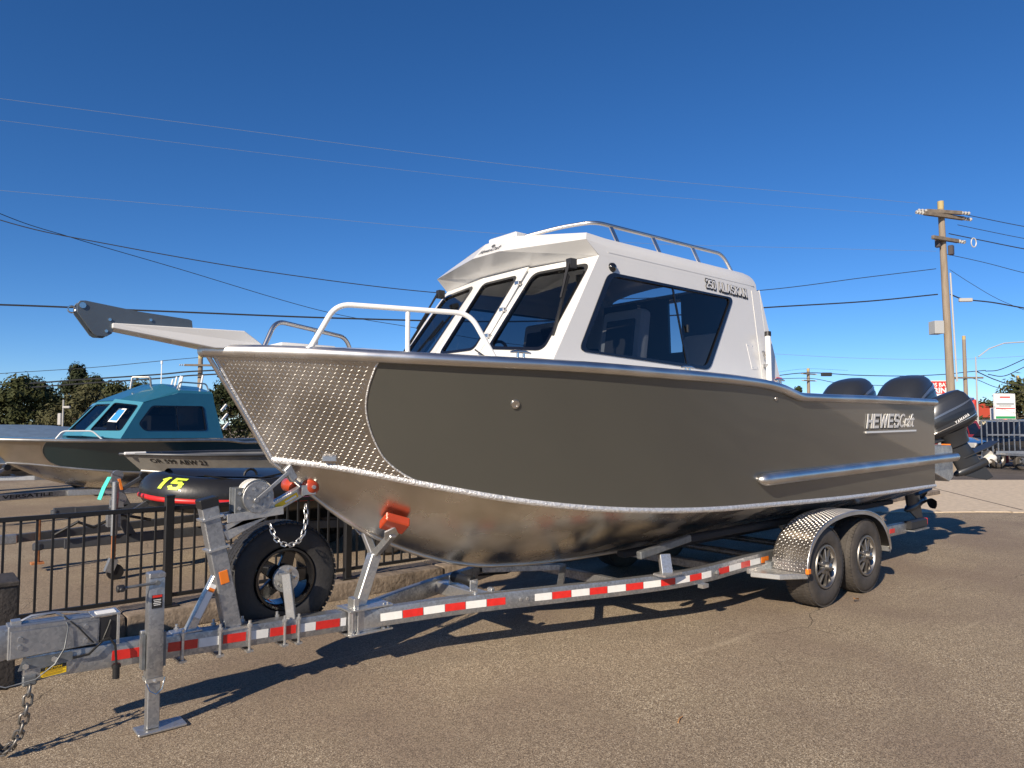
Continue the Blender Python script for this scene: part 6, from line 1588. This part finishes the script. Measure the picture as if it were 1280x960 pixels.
# bars of a stake gate and the empty trailer in front of the truck
gq = site(17.6, 25.2); gt = thing('stake_gate', 'galvanised stake gate of upright bars in front of the black pickup', 'gate', gq)
def gp(r_, z): return gq + RT * r_ + FW * r_ * .05 + V((0, 0, z))
for z in (.55, 1.75):
    m = MB(); m.beam(gp(-1.0, z), gp(2.6, z), .05, .06); part('rail', m, 'galvanised', gt)
for k in range(19):
    m = MB(); m.beam(gp(-1.0 + .2 * k, .5), gp(-1.0 + .2 * k, 1.78), .03, .03, up=FW); part('bar', m, 'galvanised', gt)
for k in (-1.0, 2.6):
    m = MB(); m.beam(gp(k, 0), gp(k, .55), .06, .06, up=FW); part('leg', m, 'galvanised', gt)
tq = site(17.9, 24.2); et = thing('boat_trailer', 'empty galvanised tandem trailer across the road with a raised winch post', 'trailer', tq, SA, None, local=True)
for y in (-.8, .8):
    m = MB(); m.beam((-.9, y, .62), (3.6, y, .62), .06, .13); part('frame_rail', m, 'bright_zinc', et, bev=.005)
    for x in (.15, .78): small_wheel(et, (x, y * 1.25, .31))
    m = MB(); m.tube(arc((.46, y * 1.25, .36), .46, R(12), R(168), 16, (1.5, 0, 0), (0, 0, .9)), .1, 8, flat=(.12, 1.2)); part('fender', m, 'black_plastic', et, smooth=40)
    m = MB(); m.beam((-1.2, y, 1.25), (1.2, y, 1.25), .04, .05); m.beam((-1.0, y, .6), (-1.0, y, 1.25), .05, .05); m.beam((1.1, y, .6), (1.0, y, 1.35), .04, .04); part('guide_rail', m, 'galvanised', et)
m = MB(); m.beam((2.2, -.5, .6), (1.5, -.5, 1.85), .10, .10); m.beam((2.35, -.5, .6), (2.0, -.5, 1.25), .06, .06); part('winch_post', m, 'bright_zinc', et, bev=.005)
for x in (-.7, 1.2, 3.4):
    m = MB(); m.beam((x, -.8, .58), (x, .8, .58), .06, .08); part('cross_member', m, 'galvanised', et)
e2 = clone(et, None, site(22.3, 30.5), SA + R(8)); e2['label'] = 'second empty galvanised trailer parked beyond the stake gate'
# outdoor clutter beside that trailer
for (rr, ff, hh, ww, mt, lab) in ((15.2, 25.4, .85, .6, 'box_grey', 'grey utility box beside the stake gate'), (14.6, 26.3, 1.2, .35, 'sign_white', 'pale marker post left of the pickup'), (16.1, 24.9, .34, .55, mat('tan_bin', (.40, .28, .17), .8), 'tan bin in front of the pickup')):
    q = site(rr, ff); m = MB(); m.box(q + V((0, 0, hh / 2)), (ww, ww * .8, hh), SA); o = solo({'box_grey': 'utility_box', 'sign_white': 'marker_post'}.get(mt, 'bin'), m, mt, lab, 'box' if mt == 'box_grey' else ('post' if mt == 'sign_white' else 'bin'), q, bev=.03)
    m = MB(); m.box(q + V((0, 0, hh + .02)), (ww * 1.06, ww * .86, .04), SA); part('lid', m, mt, o, bev=.01)

# fallen leaf by the wheel, and two twigs
m = MB(); lq = V((.36, -1.36, .012)); m.grid([[lq + V((.045 * (i / 5 - .5) * 2, .024 * math.sin(math.pi * i / 5) * s_, .014 + .012 * abs(s_) + .01 * math.sin(i))) for s_ in (-1, -.4, .4, 1)] for i in range(6)])
solo('fallen_leaf', m, mat('leaf_brown', (.48, .24, .09), .7), 'curled orange brown leaf on the ground against the front wheel', 'leaf', lq)
for a, b, lab in (((-3.05, -1.9, .006), (-2.97, -1.87, .008), 'tiny dark twig on the open asphalt'), ((.55, -2.75, .006), (.78, -2.80, .008), 'thin pale straw on the asphalt')):
    m = MB(); m.tube([a, V(a).lerp(V(b), .5) + V((0, .006, .004)), b], .004, 5); solo('twig', m, 'leaf_brown' if 'straw' not in lab else 'decal_white', lab, 'twig', a)
